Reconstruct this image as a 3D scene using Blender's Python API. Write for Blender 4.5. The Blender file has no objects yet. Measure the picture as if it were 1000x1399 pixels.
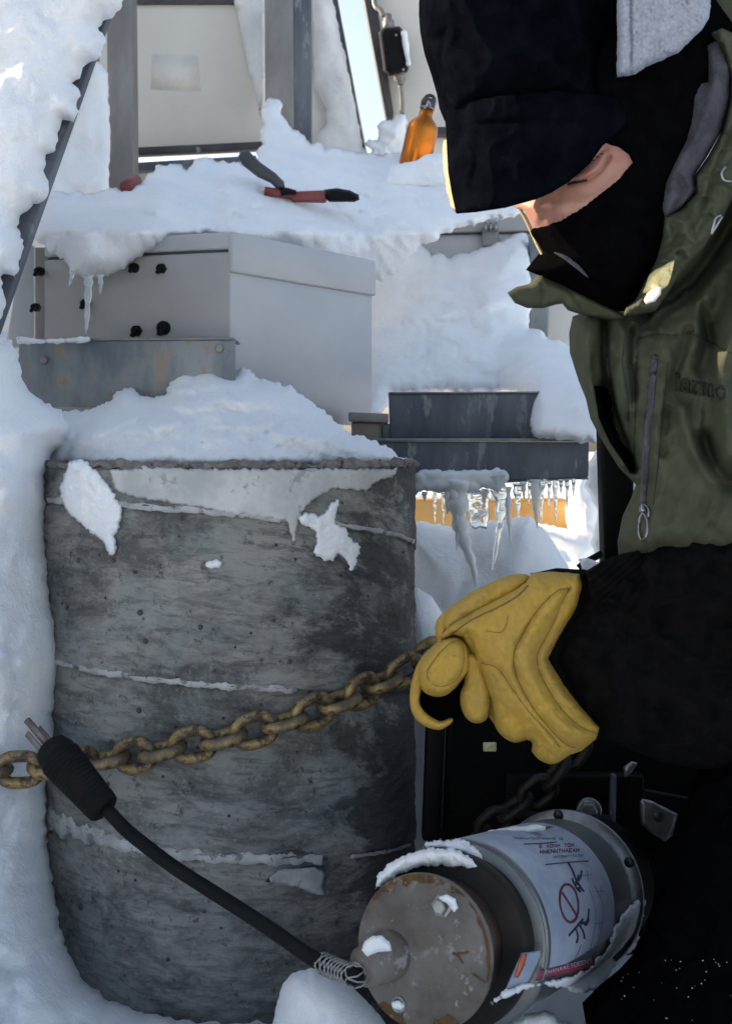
import bpy, bmesh, math, random
import numpy as np
from mathutils import Vector, Matrix
from mathutils.geometry import delaunay_2d_cdt
random.seed(7)
C = bpy.context.scene.collection
SC = bpy.context.scene

# ------------------------------------------------------------ camera, world, sun, exposure
F = 1500.0; HZ = 612.0; CH = 0.62          # focal length and horizon in photo pixels, eye height in metres
cam = bpy.data.cameras.new('camera'); camo = bpy.data.objects.new('camera', cam); C.objects.link(camo)
camo.location = (0, 0, CH); camo.rotation_euler = (math.radians(90), 0, 0)
cam.sensor_fit = 'VERTICAL'; cam.sensor_height = 24; cam.sensor_width = 24
cam.lens = 24 * F / 1399; cam.shift_y = -(699.5 - HZ) / 1399
cam.clip_start = 0.02; cam.clip_end = 800
cam.dof.use_dof = True; cam.dof.focus_distance = 1.12; cam.dof.aperture_fstop = 9
SC.camera = camo
SUN_AZ = Vector((-0.93, 0.37)).normalized(); SUN_EL = math.radians(24)
sd = Vector((SUN_AZ.x * math.cos(SUN_EL), SUN_AZ.y * math.cos(SUN_EL), math.sin(SUN_EL)))
w = bpy.data.worlds.new('World'); SC.world = w; w.use_nodes = True
nt = w.node_tree; nt.nodes.clear()
sky = nt.nodes.new('ShaderNodeTexSky'); sky.sky_type = 'NISHITA'; sky.sun_disc = False
sky.sun_elevation = SUN_EL; sky.sun_rotation = math.atan2(SUN_AZ.x, SUN_AZ.y)
sky.air_density = 1.0; sky.dust_density = 3.0; sky.ozone_density = 0.6
bg = nt.nodes.new('ShaderNodeBackground'); bg.inputs[1].default_value = 0.15
wo = nt.nodes.new('ShaderNodeOutputWorld')
hs = nt.nodes.new('ShaderNodeHueSaturation'); hs.inputs['Saturation'].default_value = .8   # thin high cloud pales the sky
nt.links.new(sky.outputs[0], hs.inputs['Color']); nt.links.new(hs.outputs[0], bg.inputs[0]); nt.links.new(bg.outputs[0], wo.inputs[0])
sl = bpy.data.lights.new('sun', 'SUN'); sl.energy = 5; sl.angle = math.radians(0.5); sl.color = (1, 0.80, 0.56)
so = bpy.data.objects.new('sun', sl); C.objects.link(so)
so.rotation_euler = sd.to_track_quat('Z', 'Y').to_euler(); so.location = sd * 20
SC.view_settings.view_transform = 'Standard'; SC.view_settings.look = 'None'
SC.view_settings.gamma = 1; SC.view_settings.use_curve_mapping = False
SC.view_settings.exposure = 1.15

# ------------------------------------------------------------ noise
_r = np.random.RandomState(3); _p = _r.permutation(256); _p = np.concatenate([_p, _p, _p])
_g = _r.normal(size=(256, 3)); _g /= np.linalg.norm(_g, axis=1)[:, None]
def perlin(P):
    P = np.asarray(P, float); i = np.floor(P).astype(int); f = P - i; i &= 255
    u = f * f * f * (f * (f * 6 - 15) + 10); out = 0
    for dx in (0, 1):
        for dy in (0, 1):
            for dz in (0, 1):
                h = _p[_p[_p[(i[:, 0] + dx) & 255] + ((i[:, 1] + dy) & 255)] + ((i[:, 2] + dz) & 255)] & 255
                d = ((f - (dx, dy, dz)) * _g[h]).sum(1)
                wx = u[:, 0] if dx else 1 - u[:, 0]; wy = u[:, 1] if dy else 1 - u[:, 1]; wz = u[:, 2] if dz else 1 - u[:, 2]
                out = out + d * wx * wy * wz
    return out * 1.6
def fbm(P, octv=5, gain=.5, billow=False):
    P = np.asarray(P, float); s = 0; a = 1; q = P.copy()
    for k in range(octv):
        n = perlin(q + 17.3 * k)
        s = s + a * ((np.abs(n) * 2 - .5) if billow else n); a *= gain; q = q * 2.03
    return s

# ------------------------------------------------------------ geometry helpers
def P(px, py, d):                           # a photo pixel and a distance in metres -> a place in the world
    return Vector(((px - 500) / F * d, d, CH + (HZ - py) / F * d))
def PA(px, py, d): return np.stack([(px - 500) / F * d, d + 0 * px, CH + (HZ - py) / F * d], 1)
def thing(name, label, cat, loc, group=None):
    o = bpy.data.objects.new(name, None); C.objects.link(o); o.location = loc
    o.empty_display_size = .05; o['label'] = label; o['category'] = cat
    if group: o['group'] = group
    return o
def tag(o, label, cat, group=None):
    o['label'] = label; o['category'] = cat
    if group: o['group'] = group
    return o
def root_loc(p):
    v = Vector((0, 0, 0))
    while p: v += p.location; p = p.parent
    return v
def mk(name, verts, faces, mat, parent=None, smooth=True, label=None):
    V = np.array([tuple(v) for v in verts], float) if not isinstance(verts, np.ndarray) else verts
    if parent is None:
        org = Vector(((V[:, 0].min() + V[:, 0].max()) / 2, (V[:, 1].min() + V[:, 1].max()) / 2, V[:, 2].min())); loc = org
    else:
        pl = root_loc(parent); org = Vector(V.mean(0)); loc = org - pl
    me = bpy.data.meshes.new(name); me.from_pydata((V - np.array(org)).tolist(), [], [tuple(int(i) for i in f) for f in faces])
    me.update()
    if smooth: me.polygons.foreach_set('use_smooth', [True] * len(me.polygons))
    o = bpy.data.objects.new(name, me); C.objects.link(o); o.location = loc
    if parent: o.parent = parent
    if mat: me.materials.append(mat)
    if label: o['label'] = label
    return o
class MB:                                   # collects pieces of one mesh
    def __init__(s): s.v = []; s.f = []
    def add(s, v, f):
        n = len(s.v); s.v += [tuple(x) for x in v]; s.f += [tuple(i + n for i in q) for q in f]; return s
    def build(s, name, mat, parent=None, smooth=True, label=None): return mk(name, s.v, s.f, mat, parent, smooth, label)
def crom(pts, n=8, closed=False):
    pts = [np.array(p, float) for p in pts]; N = len(pts); out = []
    for i in range(N if closed else N - 1):
        if closed: a, b, c, d = pts[(i - 1) % N], pts[i], pts[(i + 1) % N], pts[(i + 2) % N]
        else: a, b, c, d = pts[max(i - 1, 0)], pts[i], pts[i + 1], pts[min(i + 2, N - 1)]
        for k in range(n):
            t = k / n
            out.append(.5 * ((2 * b) + (c - a) * t + (2 * a - 5 * b + 4 * c - d) * t * t + (3 * b - a - 3 * c + d) * t ** 3))
    if not closed: out.append(pts[-1])
    return out
def tube_g(pts, rad, n=10, caps=True):
    pts = [Vector(p) for p in pts]; v = []; f = []
    up = Vector((0.13, 0.3, .94))
    for i, p in enumerate(pts):
        t = (pts[min(i + 1, len(pts) - 1)] - pts[max(i - 1, 0)]).normalized()
        a = t.cross(up)
        if a.length < .05: a = t.cross(Vector((1, 0, 0)))
        a.normalize(); b = t.cross(a); up = -b if False else up
        r = rad(i / (len(pts) - 1)) if callable(rad) else (rad[i] if hasattr(rad, '__len__') else rad)
        for k in range(n):
            th = 2 * math.pi * k / n; v.append(p + a * math.cos(th) * r + b * math.sin(th) * r)
    for i in range(len(pts) - 1):
        for k in range(n):
            f.append((i * n + k, i * n + (k + 1) % n, (i + 1) * n + (k + 1) % n, (i + 1) * n + k))
    if caps: f.append(tuple(range(n))[::-1]); f.append(tuple((len(pts) - 1) * n + k for k in range(n)))
    return v, f
def frame(ax):
    ax = Vector(ax).normalized(); a = ax.cross(Vector((0, 0, 1)))
    if a.length < .1: a = ax.cross(Vector((1, 0, 0)))
    a.normalize(); return ax, a, a.cross(ax).normalized()   # axis, sideways, up
def lathe_g(o, ax, prof, n=48, noise=0, nf=60):
    o = Vector(o); ax, a, b = frame(ax); v = []; f = []
    for t, r in prof:
        for k in range(n):
            th = 2 * math.pi * k / n
            v.append(o + ax * t + (a * math.cos(th) + b * math.sin(th)) * max(r, 1e-4))
    for i in range(len(prof) - 1):
        for k in range(n): f.append((i * n + k, i * n + (k + 1) % n, (i + 1) * n + (k + 1) % n, (i + 1) * n + k))
    f.append(tuple(range(n))[::-1]); f.append(tuple((len(prof) - 1) * n + k for k in range(n)))
    if noise:
        A = np.array([tuple(x) for x in v]); A += noise * np.stack([fbm(A * nf + s, 3) for s in (0, 40, 80)], 1); v = A.tolist()
    return v, f
def hexa_g(c, bev=0.002, seg=2):            # c: 8 corners, 0-3 front (bl, br, tr, tl) and 4-7 back in the same order
    bm = bmesh.new(); vs = [bm.verts.new(p) for p in c]
    for q in ((0, 1, 2, 3), (5, 4, 7, 6), (1, 5, 6, 2), (4, 0, 3, 7), (3, 2, 6, 7), (4, 5, 1, 0)): bm.faces.new([vs[i] for i in q])
    bmesh.ops.recalc_face_normals(bm, faces=bm.faces)
    if bev: bmesh.ops.bevel(bm, geom=list(bm.edges), offset=bev, segments=seg, affect='EDGES', profile=.5)
    bm.verts.index_update(); v = [x.co.copy() for x in bm.verts]; f = [[q.index for q in p.verts] for p in bm.faces]; bm.free()
    return v, f
def slab_px(q, d, th, bev=.002):            # a plank whose near face fills the px quad q=(bl,br,tr,tl), d one distance or four, th thick
    d = d if hasattr(d, '__len__') else (d,) * 4
    fr = [P(x, y, dd) for (x, y), dd in zip(q, d)]
    n = (fr[1] - fr[0]).cross(fr[3] - fr[0]).normalized()
    if n.y < 0: n = -n
    return hexa_g(fr + [p + n * th for p in fr], bev)
def resample(poly, step, closed=True):
    pts = [np.array(p, float) for p in poly]; out = []; N = len(pts)
    for i in range(N if closed else N - 1):
        a, b = pts[i], pts[(i + 1) % N]; n = max(1, int(round(np.linalg.norm(b - a) / step)))
        for k in range(n): out.append(a + (b - a) * k / n)
    if not closed: out.append(pts[-1])
    return np.array(out)
def seg_dist(Q, A, B):
    best = np.full(len(Q), 1e9)
    for a, b in zip(A, B):
        ab = b - a; t = np.clip(((Q - a) @ ab) / max(ab @ ab, 1e-9), 0, 1)
        d = ((Q - a - t[:, None] * ab) ** 2).sum(1); best = np.minimum(best, d)
    return np.sqrt(best)
def inside(Q, poly):
    x, y = Q[:, 0], Q[:, 1]; r = np.zeros(len(Q), bool); j = len(poly) - 1
    for i in range(len(poly)):
        xi, yi = poly[i]; xj, yj = poly[j]
        if yi != yj: r ^= ((yi > y) != (yj > y)) & (x < (xj - xi) * (y - yi) / (yj - yi) + xi)
        j = i
    return r
SEED = [0]
def inflate_g(poly, depth, thick=.03, back=None, edge=20, step=5, jag=0, jagf=.05, amp=0, freq=20, octv=5, warp=0,
              ridges=(), smooth=False, billow=.5, rimk=0.25, bump=None, power=.5):
    """A solid body: a rounded outline with its own distance, thickness towards and away from the viewer, lumps and folds."""
    SEED[0] += 1; sd_ = SEED[0] * 3.7
    if smooth: poly = crom(poly, 8, True)
    B = resample(poly, step)
    if jag:
        T = np.roll(B, -1, 0) - np.roll(B, 1, 0); L = np.linalg.norm(T, axis=1) + 1e-6
        N = np.stack([T[:, 1], -T[:, 0]], 1) / L[:, None]
        q = np.stack([B[:, 0] * jagf, B[:, 1] * jagf, np.full(len(B), sd_)], 1)
        B = B + N * (jag * fbm(q, 5, .68))[:, None]
    x0, y0 = B.min(0); x1, y1 = B.max(0)
    gx, gy = np.meshgrid(np.arange(x0, x1, step), np.arange(y0, y1, step))
    gx = gx + (np.arange(gx.shape[0]) % 2)[:, None] * step * .5
    G = np.stack([gx.ravel(), gy.ravel()], 1); G = G[inside(G, B)]
    dg = seg_dist(G, B, np.roll(B, -1, 0)) if len(G) else np.zeros(0)
    k = dg > step * .55; G = G[k]; dg = dg[k]
    nB = len(B); A = np.concatenate([B, G]) if len(G) else B
    res = delaunay_2d_cdt([Vector(p) for p in A.tolist()], [(i, (i + 1) % nB) for i in range(nB)], [], 1, 1e-4)
    V2 = np.array([tuple(v) for v in res[0]]); Fc = [tuple(f) for f in res[2] if len(f) > 2]
    orig = res[3]; isb = np.zeros(len(V2), bool)
    dist = seg_dist(V2, B, np.roll(B, -1, 0)); isb = dist < 1e-3
    dist[isb] = 0
    prof = (1 - (1 - np.clip(dist / edge, 0, 1)) ** 2) ** power
    px, py = V2[:, 0].copy(), V2[:, 1].copy()
    d0 = depth(px, py) if callable(depth) else np.full(len(px), float(depth))
    W = PA(px, py, d0)
    fade = np.clip(dist / (edge * .8), rimk, 1); fade[isb] = rimk * .5
    h = thick * prof
    if amp:
        n = (1 - billow) * fbm(W * freq + sd_, octv, .47) + (billow * fbm(W * freq * .8 + sd_ + 9, octv, .5, True) if billow else 0)
        h = h + amp * n * fade
    if warp:
        px = px + np.where(isb, 0, warp * fbm(W * freq * 1.3 + sd_ + 31, 3) * fade); py = py + np.where(isb, 0, warp * fbm(W * freq * 1.3 + sd_ + 57, 3) * fade)
    for r in ridges:
        pts, a, sg = r[:3]
        R = np.array(crom(pts, 6)); dd = seg_dist(V2, R[:-1], R[1:]); h = h + a * np.exp(-(dd / sg) ** 2) * np.clip(dist / 4, 0, 1)
    if bump is not None: h = h + bump(V2[:, 0], V2[:, 1]) * np.clip(dist / 6, 0, 1)
    Fr = PA(px, py, d0 - h)
    bk = thick if back is None else back
    ib = np.where(~isb)[0]; bi = np.arange(len(V2)); bi[ib] = len(V2) + np.arange(len(ib))
    Bk = PA(V2[ib, 0], V2[ib, 1], d0[ib] + bk * prof[ib] + .0005)
    V = np.concatenate([Fr, Bk])
    # orientation: front faces towards the camera
    faces = []
    for f in Fc:
        a, b, c = V2[f[0]], V2[f[1]], V2[f[2]]
        s = (b[0] - a[0]) * (c[1] - a[1]) - (b[1] - a[1]) * (c[0] - a[0])
        g = f if s < 0 else f[::-1]
        faces.append(g); faces.append(tuple(int(bi[i]) for i in g[::-1]))
    return V, faces
def inflate(name, poly, depth, mat, parent=None, label=None, **k):
    V, f = inflate_g(poly, depth, **k); return mk(name, V, f, mat, parent, True, label)

# ------------------------------------------------------------ materials
def newmat(name):
    m = bpy.data.materials.new(name); m.use_nodes = True; t = m.node_tree
    return m, t, t.nodes['Principled BSDF']
def nd(t, typ, **kw):
    n = t.nodes.new(typ)
    for k, v in kw.items():
        if k in n.inputs: n.inputs[k].default_value = v
        else: setattr(n, k, v)
    return n
def coords(t, scale=(1, 1, 1), kind='Object'):
    tc = nd(t, 'ShaderNodeTexCoord'); mp = nd(t, 'ShaderNodeMapping'); mp.inputs['Scale'].default_value = scale
    t.links.new(tc.outputs[kind], mp.inputs[0]); return mp.outputs[0]
def noise(t, vec, scale, detail=5, rough=.6, dist=0):
    n = nd(t, 'ShaderNodeTexNoise'); n.inputs['Scale'].default_value = scale; n.inputs['Detail'].default_value = detail
    n.inputs['Roughness'].default_value = rough; n.inputs['Distortion'].default_value = dist
    t.links.new(vec, n.inputs['Vector']); return n.outputs[0]
def ramp(t, val, stops):
    r = nd(t, 'ShaderNodeValToRGB'); e = r.color_ramp.elements
    while len(e) < len(stops): e.new(.5)
    for k, (p, c) in enumerate(stops):
        e[k].position = p; e[k].color = (c, c, c, 1) if not hasattr(c, '__len__') else (*c, 1)
    t.links.new(val, r.inputs[0]); return r.outputs[0]
def mix(t, fac, a, b):
    m = nd(t, 'ShaderNodeMix', data_type='RGBA')
    for s, v in ((0, fac), (6, a), (7, b)):
        if isinstance(v, (int, float)): m.inputs[s].default_value = v
        elif isinstance(v, tuple): m.inputs[s].default_value = (*v, 1)
        else: t.links.new(v, m.inputs[s])
    return m.outputs[2]
def bumpn(t, b, val, strength, dist, prev=None):
    n = nd(t, 'ShaderNodeBump'); n.inputs['Strength'].default_value = strength; n.inputs['Distance'].default_value = dist
    t.links.new(val, n.inputs['Height'])
    if prev: t.links.new(prev, n.inputs['Normal'])
    t.links.new(n.outputs[0], b.inputs['Normal']); return n.outputs[0]
def simple(name, c1, c2=None, scale=20, rough=.6, metal=0, bump=0, bscale=200, bdist=.001, stretch=(1, 1, 1), lo=.35, hi=.65, spots=None, detail=6, spec=None, sheen=0):
    m, t, b = newmat(name); v = coords(t, stretch)
    if c2:
        f = ramp(t, noise(t, v, scale, detail), [(lo, 0.), (hi, 1.)]); col = mix(t, f, c1, c2)
        if spots:
            sc_, th, col3 = spots; col = mix(t, ramp(t, noise(t, v, sc_, 8, .7), [(th, 0.), (th + .05, 1.)]), col, col3)
        t.links.new(col, b.inputs['Base Color'])
    else: b.inputs['Base Color'].default_value = (*c1, 1)
    b.inputs['Roughness'].default_value = rough; b.inputs['Metallic'].default_value = metal
    if spec is not None: b.inputs['Specular IOR Level'].default_value = spec
    if sheen: b.inputs['Sheen Weight'].default_value = sheen
    if bump: bumpn(t, b, noise(t, v, bscale, 6, .65), bump, bdist)
    return m
def snow_mat(name, c1=(.90, .925, .95), c2=(.80, .845, .90)):
    m, t, b = newmat(name); v = coords(t)
    col = mix(t, ramp(t, noise(t, v, 9, 4), [(.35, 0.), (.7, 1.)]), c1, c2)
    t.links.new(col, b.inputs['Base Color']); b.inputs['Roughness'].default_value = .75
    b.inputs['Subsurface Weight'].default_value = .25; b.inputs['Subsurface Radius'].default_value = (.03, .04, .05); b.inputs['Subsurface Scale'].default_value = .18
    b.inputs['Specular IOR Level'].default_value = .25
    p = bumpn(t, b, noise(t, v, 42, 9, .72), .6, .008)
    p = bumpn(t, b, noise(t, v, 150, 6, .7), .6, .004, p)
    vo = nd(t, 'ShaderNodeTexVoronoi'); vo.inputs['Scale'].default_value = 520; t.links.new(v, vo.inputs['Vector'])
    bumpn(t, b, vo.outputs['Distance'], .25, .0012, p)
    return m
M = {}
M['snow'] = snow_mat('snow'); M['snow_dirty'] = snow_mat('snow_old', (.82, .82, .80), (.62, .63, .64))
M['ice'], _t, _b = newmat('ice'); _b.inputs['Base Color'].default_value = (.86, .92, .96, 1); _b.inputs['Transmission Weight'].default_value = .75
_b.inputs['Roughness'].default_value = .12; _b.inputs['IOR'].default_value = 1.31; bumpn(_t, _b, noise(_t, coords(_t), 60, 3), .4, .003)
M['frosted_ice'] = simple('frosted_ice', (.72, .78, .82), (.85, .88, .9), 25, .35, 0, .4, 60, .003)
M['frosted_ice'].node_tree.nodes['Principled BSDF'].inputs['Transmission Weight'].default_value = .25
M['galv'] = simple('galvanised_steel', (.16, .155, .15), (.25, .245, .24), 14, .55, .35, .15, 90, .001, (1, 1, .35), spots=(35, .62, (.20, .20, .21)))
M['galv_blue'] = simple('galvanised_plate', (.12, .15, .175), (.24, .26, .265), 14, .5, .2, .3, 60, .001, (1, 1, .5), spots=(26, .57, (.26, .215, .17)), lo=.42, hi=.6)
M['grey_paint'] = simple('grey_enclosure_paint', (.30, .30, .30), (.36, .36, .355), 6, .5, 0, .06, 350, .0004)  # darker grey; on the box front it stands for shade
M['grey_paint2'] = simple('grey_enclosure_side', (.36, .38, .41), (.43, .445, .465), 5, .45, 0, .06, 350, .0004)
M['white_panel'] = simple('white_panel_paint', (.62, .60, .55), (.68, .66, .61), 4, .55, 0, .05, 90, .0006)
M['frost_panel'] = simple('frosted_panel', (.62, .61, .58), (.82, .82, .80), 7, .7, 0, .4, 50, .004)
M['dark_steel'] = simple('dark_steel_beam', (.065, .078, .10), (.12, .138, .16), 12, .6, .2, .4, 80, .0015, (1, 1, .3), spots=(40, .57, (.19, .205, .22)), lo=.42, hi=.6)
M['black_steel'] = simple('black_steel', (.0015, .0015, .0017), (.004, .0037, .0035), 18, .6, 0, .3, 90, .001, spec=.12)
M['black_trim'] = simple('black_trim', (.035, .036, .04), (.06, .06, .062), 20, .6, 0, .2, 120, .001)
M['rubber'] = simple('black_rubber', (.0025, .003, .004), (.006, .0065, .0075), 40, .65, 0, .4, 300, .0006, spec=.15)
M['cloth_black'] = simple('black_cloth', (.0016, .0017, .002), (.003, .003, .0036), 60, 1, 0, .6, 900, .0006, spec=0)
M['cap_black'] = simple('cap_cloth', (.0016, .0022, .0040), (.0038, .0048, .0075), 40, 1, 0, .8, 500, .0012, spec=0)
M['sleeve'] = simple('sleeve_cloth', (.0028, .0028, .003), (.0068, .0062, .006), 60, .95, 0, .9, 500, .0012, spec=.05)
M['tan_lining'] = simple('tan_lining', (.42, .34, .19), (.52, .43, .26), 60, .9, 0, .8, 400, .0012)
M['green'] = simple('green_jacket_shell', (.050, .056, .036), (.070, .077, .050), 30, .8, 0, .35, 900, .0005, spec=.15)
M['lining'] = simple('grey_lining', (.05, .05, .062), (.085, .083, .10), 50, .95, 0, .9, 300, .002, spec=.05)
M['green_dark'] = simple('seam_thread', (.012, .016, .010), None, rough=.9)
M['thread'] = simple('dark_embroidery', (.010, .012, .008), None, rough=.8)
M['zip'] = simple('zip_tape', (.050, .046, .062), (.075, .07, .09), 200, .6, 0, .5, 900, .0008)
M['zip_metal'] = simple('zip_metal', (.28, .29, .30), None, rough=.35, metal=.9)
M['gold_patch'] = simple('yellow_patch', (.75, .62, .25), (.88, .78, .42), 120, .6, 0, .8, 260, .002, spots=(190, .60, (.20, .22, .10)))
M['white_tab'] = simple('pale_tab', (.85, .78, .70), None, rough=.5)
M['bottle'] = simple('orange_bottle_metal', (.42, .12, .015), (.55, .17, .02), 8, .25, .9, 0)
M['cap_plastic'] = simple('black_plastic', (.02, .02, .024), None, rough=.45)
M['red_metal'] = simple('red_paint', (.17, .03, .03), (.22, .05, .045), 40, .5, 0, .1, 200, .0005)
M['yellow_steel'] = simple('yellow_steel', (.42, .22, .05), (.52, .30, .09), 6, .5)
M['rust'] = simple('rusty_iron', (.05, .035, .025), (.13, .075, .035), 60, .7, .3, .6, 160, .002)
M['zinc'] = simple('zinc_bolt', (.20, .21, .215), (.33, .33, .33), 90, .4, .8, .3, 300, .0006)
M['sticker_red'] = simple('sticker_red', (.22, .03, .06), (.30, .05, .09), 80, .6)
M['sticker_orange'] = simple('sticker_orange', (.50, .10, .04), (.55, .16, .08), 80, .6)
M['ink'] = simple('ink', (.015, .012, .03), None, rough=.7)
M['ink_red'] = simple('dark_red_ink', (.10, .01, .03), None, rough=.7)
M['ink_grey'] = simple('grey_ink', (.12, .14, .22), None, rough=.7)
M['mesh_wire'] = simple('wire_mesh', (.32, .32, .31), None, rough=.45, metal=.8)

def concrete_mat():
    m, t, b = newmat('weathered_concrete')
    v = coords(t, (1, 1, 1), 'UV'); vs = coords(t, (1, 6, 1), 'UV'); vs2 = coords(t, (1, 2.2, 1), 'UV')
    base = mix(t, ramp(t, noise(t, vs2, 7, 10, .72, .4), [(.42, 0.), (.58, 1.)]), (.088, .091, .091), (.268, .268, .255))
    base = mix(t, ramp(t, noise(t, v, 9, 9, .7, .3), [(.50, 0.), (.60, .75)]), base, (.215, .245, .235))        # pale greenish worn areas
    base = mix(t, ramp(t, noise(t, vs, 18, 10, .78, .4), [(.51, 0.), (.59, .55)]), base, (.050, .052, .054))    # drawn streaks
    base = mix(t, ramp(t, noise(t, v, 110, 8, .8), [(.53, 0.), (.66, .55)]), base, (.34, .33, .31))
    base = mix(t, ramp(t, noise(t, v, 50, 9, .8, .15), [(.56, 0.), (.63, .8)]), base, (.030, .031, .032))
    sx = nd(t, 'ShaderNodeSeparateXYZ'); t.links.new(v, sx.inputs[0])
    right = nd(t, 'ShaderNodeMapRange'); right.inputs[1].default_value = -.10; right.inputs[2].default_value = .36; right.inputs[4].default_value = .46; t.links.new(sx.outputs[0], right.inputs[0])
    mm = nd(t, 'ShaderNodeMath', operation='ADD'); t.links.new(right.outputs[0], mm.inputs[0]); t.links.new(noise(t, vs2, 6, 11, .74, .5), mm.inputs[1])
    base = mix(t, ramp(t, mm.outputs[0], [(.73, 0.), (.80, .80)]), base, (.020, .021, .024))                   # dark staining deepened with the worker's shade painted into the colour
    vo = nd(t, 'ShaderNodeTexVoronoi'); vo.inputs['Scale'].default_value = 45; vo.inputs['Randomness'].default_value = 1; t.links.new(v, vo.inputs['Vector'])
    pit = ramp(t, vo.outputs['Distance'], [(.05, 1.), (.10, 0.)])
    base = mix(t, pit, base, (.018, .018, .018))
    t.links.new(base, b.inputs['Base Color']); b.inputs['Roughness'].default_value = .8
    p = bumpn(t, b, noise(t, vs, 26, 10, .75), .7, .004)
    p = bumpn(t, b, noise(t, v, 220, 6, .7), .5, .0015, p)
    return m
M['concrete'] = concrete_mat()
M['rim_concrete'] = simple('crumbled_concrete', (.09, .085, .08), (.24, .22, .20), 60, .95, 0, 1, 120, .004, spots=(90, .58, (.03, .03, .03)))
M['tape'] = simple('pale_seam', (.24, .25, .26), (.44, .45, .45), 30, .8, 0, .6, 150, .001, spots=(45, .56, (.14, .145, .15)))
M['frost'] = simple('thin_frost', (.36, .375, .38), (.52, .53, .525), 14, .8, 0, .5, 90, .002, spots=(30, .58, (.28, .29, .30)), lo=.42, hi=.6)
def chain_mat():
    m, t, b = newmat('chain_metal'); v = coords(t)
    col = mix(t, ramp(t, noise(t, v, 35, 6), [(.4, 0.), (.6, 1.)]), (.13, .105, .075), (.33, .235, .095))
    col = mix(t, ramp(t, noise(t, v, 60, 8, .7), [(.52, 0.), (.6, 1.)]), col, (.055, .042, .035))
    t.links.new(col, b.inputs['Base Color']); b.inputs['Metallic'].default_value = .55; b.inputs['Roughness'].default_value = .48
    bumpn(t, b, noise(t, v, 120, 6, .7), .5, .0012); return m
M['chain'] = chain_mat()
def leather():
    m, t, b = newmat('yellow_leather'); v = coords(t)
    col = mix(t, ramp(t, noise(t, v, 22, 6), [(.35, 0.), (.7, 1.)]), (.44, .275, .040), (.36, .235, .055))
    col = mix(t, ramp(t, noise(t, v, 90, 6, .7), [(.56, 0.), (.7, .45)]), col, (.25, .15, .035))
    t.links.new(col, b.inputs['Base Color']); b.inputs['Roughness'].default_value = .62; b.inputs['Specular IOR Level'].default_value = .3
    vo = nd(t, 'ShaderNodeTexVoronoi'); vo.inputs['Scale'].default_value = 900; t.links.new(v, vo.inputs['Vector'])
    p = bumpn(t, b, vo.outputs['Distance'], .25, .0005); bumpn(t, b, noise(t, v, 80, 7, .7, 1.2), .6, .003, p); return m
M['leather'] = leather()
M['leather_seam'] = simple('leather_seam', (.16, .095, .02), None, rough=.8)
def skin():
    m, t, b = newmat('cold_skin'); v = coords(t)
    col = mix(t, ramp(t, noise(t, v, 28, 5), [(.4, 0.), (.65, 1.)]), (.36, .195, .145), (.33, .145, .11))
    t.links.new(col, b.inputs['Base Color']); b.inputs['Roughness'].default_value = .5
    b.inputs['Subsurface Weight'].default_value = .2; b.inputs['Subsurface Radius'].default_value = (.01, .004, .002); b.inputs['Subsurface Scale'].default_value = .5
    bumpn(t, b, noise(t, v, 400, 4), .25, .0006); return m
M['skin'] = skin()
def fleece(name, c1, c2):
    m, t, b = newmat(name); v = coords(t)
    vo = nd(t, 'ShaderNodeTexVoronoi'); vo.inputs['Scale'].default_value = 260; t.links.new(v, vo.inputs['Vector'])
    t.links.new(mix(t, ramp(t, vo.outputs['Distance'], [(.1, 0.), (.6, 1.)]), c1, c2), b.inputs['Base Color'])  # shade in the creases between curls is put into the colour
    b.inputs['Roughness'].default_value = 1; b.inputs['Specular IOR Level'].default_value = .05
    bumpn(t, b, vo.outputs['Distance'], -.9, .003); return m
M['fleece'] = fleece('grey_fleece', (.36, .39, .45), (.30, .33, .39))
SUN_GAP_Z = 1.49  # top of the low blocker sheet, letting sun reach cap and collar
# ------------------------------------------------------------ setting: ground
def ground():
    n = 150; s = np.linspace(-1, 1, n); s = np.sign(s) * (np.abs(s) ** 2.6); X, Y = np.meshgrid(s * 120, s * 120 + 2)
    A = np.stack([X.ravel(), Y.ravel(), 0 * X.ravel()], 1)
    r = np.hypot(A[:, 0], A[:, 1] - 2)
    A[:, 2] = -.03 + .05 * fbm(A * (1.3, 1.3, 1), 4) * np.clip(r * .5 + .3, 0, 1) + .35 * fbm(A * (.05, .05, 1) + 5, 3) * np.clip((r - 6) / 20, 0, 1)
    f = [(j * n + i, j * n + i + 1, (j + 1) * n + i + 1, (j + 1) * n + i) for j in range(n - 1) for i in range(n - 1)]
    o = mk('snow_ground', A, f, M['snow']); o['kind'] = 'structure'; return o
ground()

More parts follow.
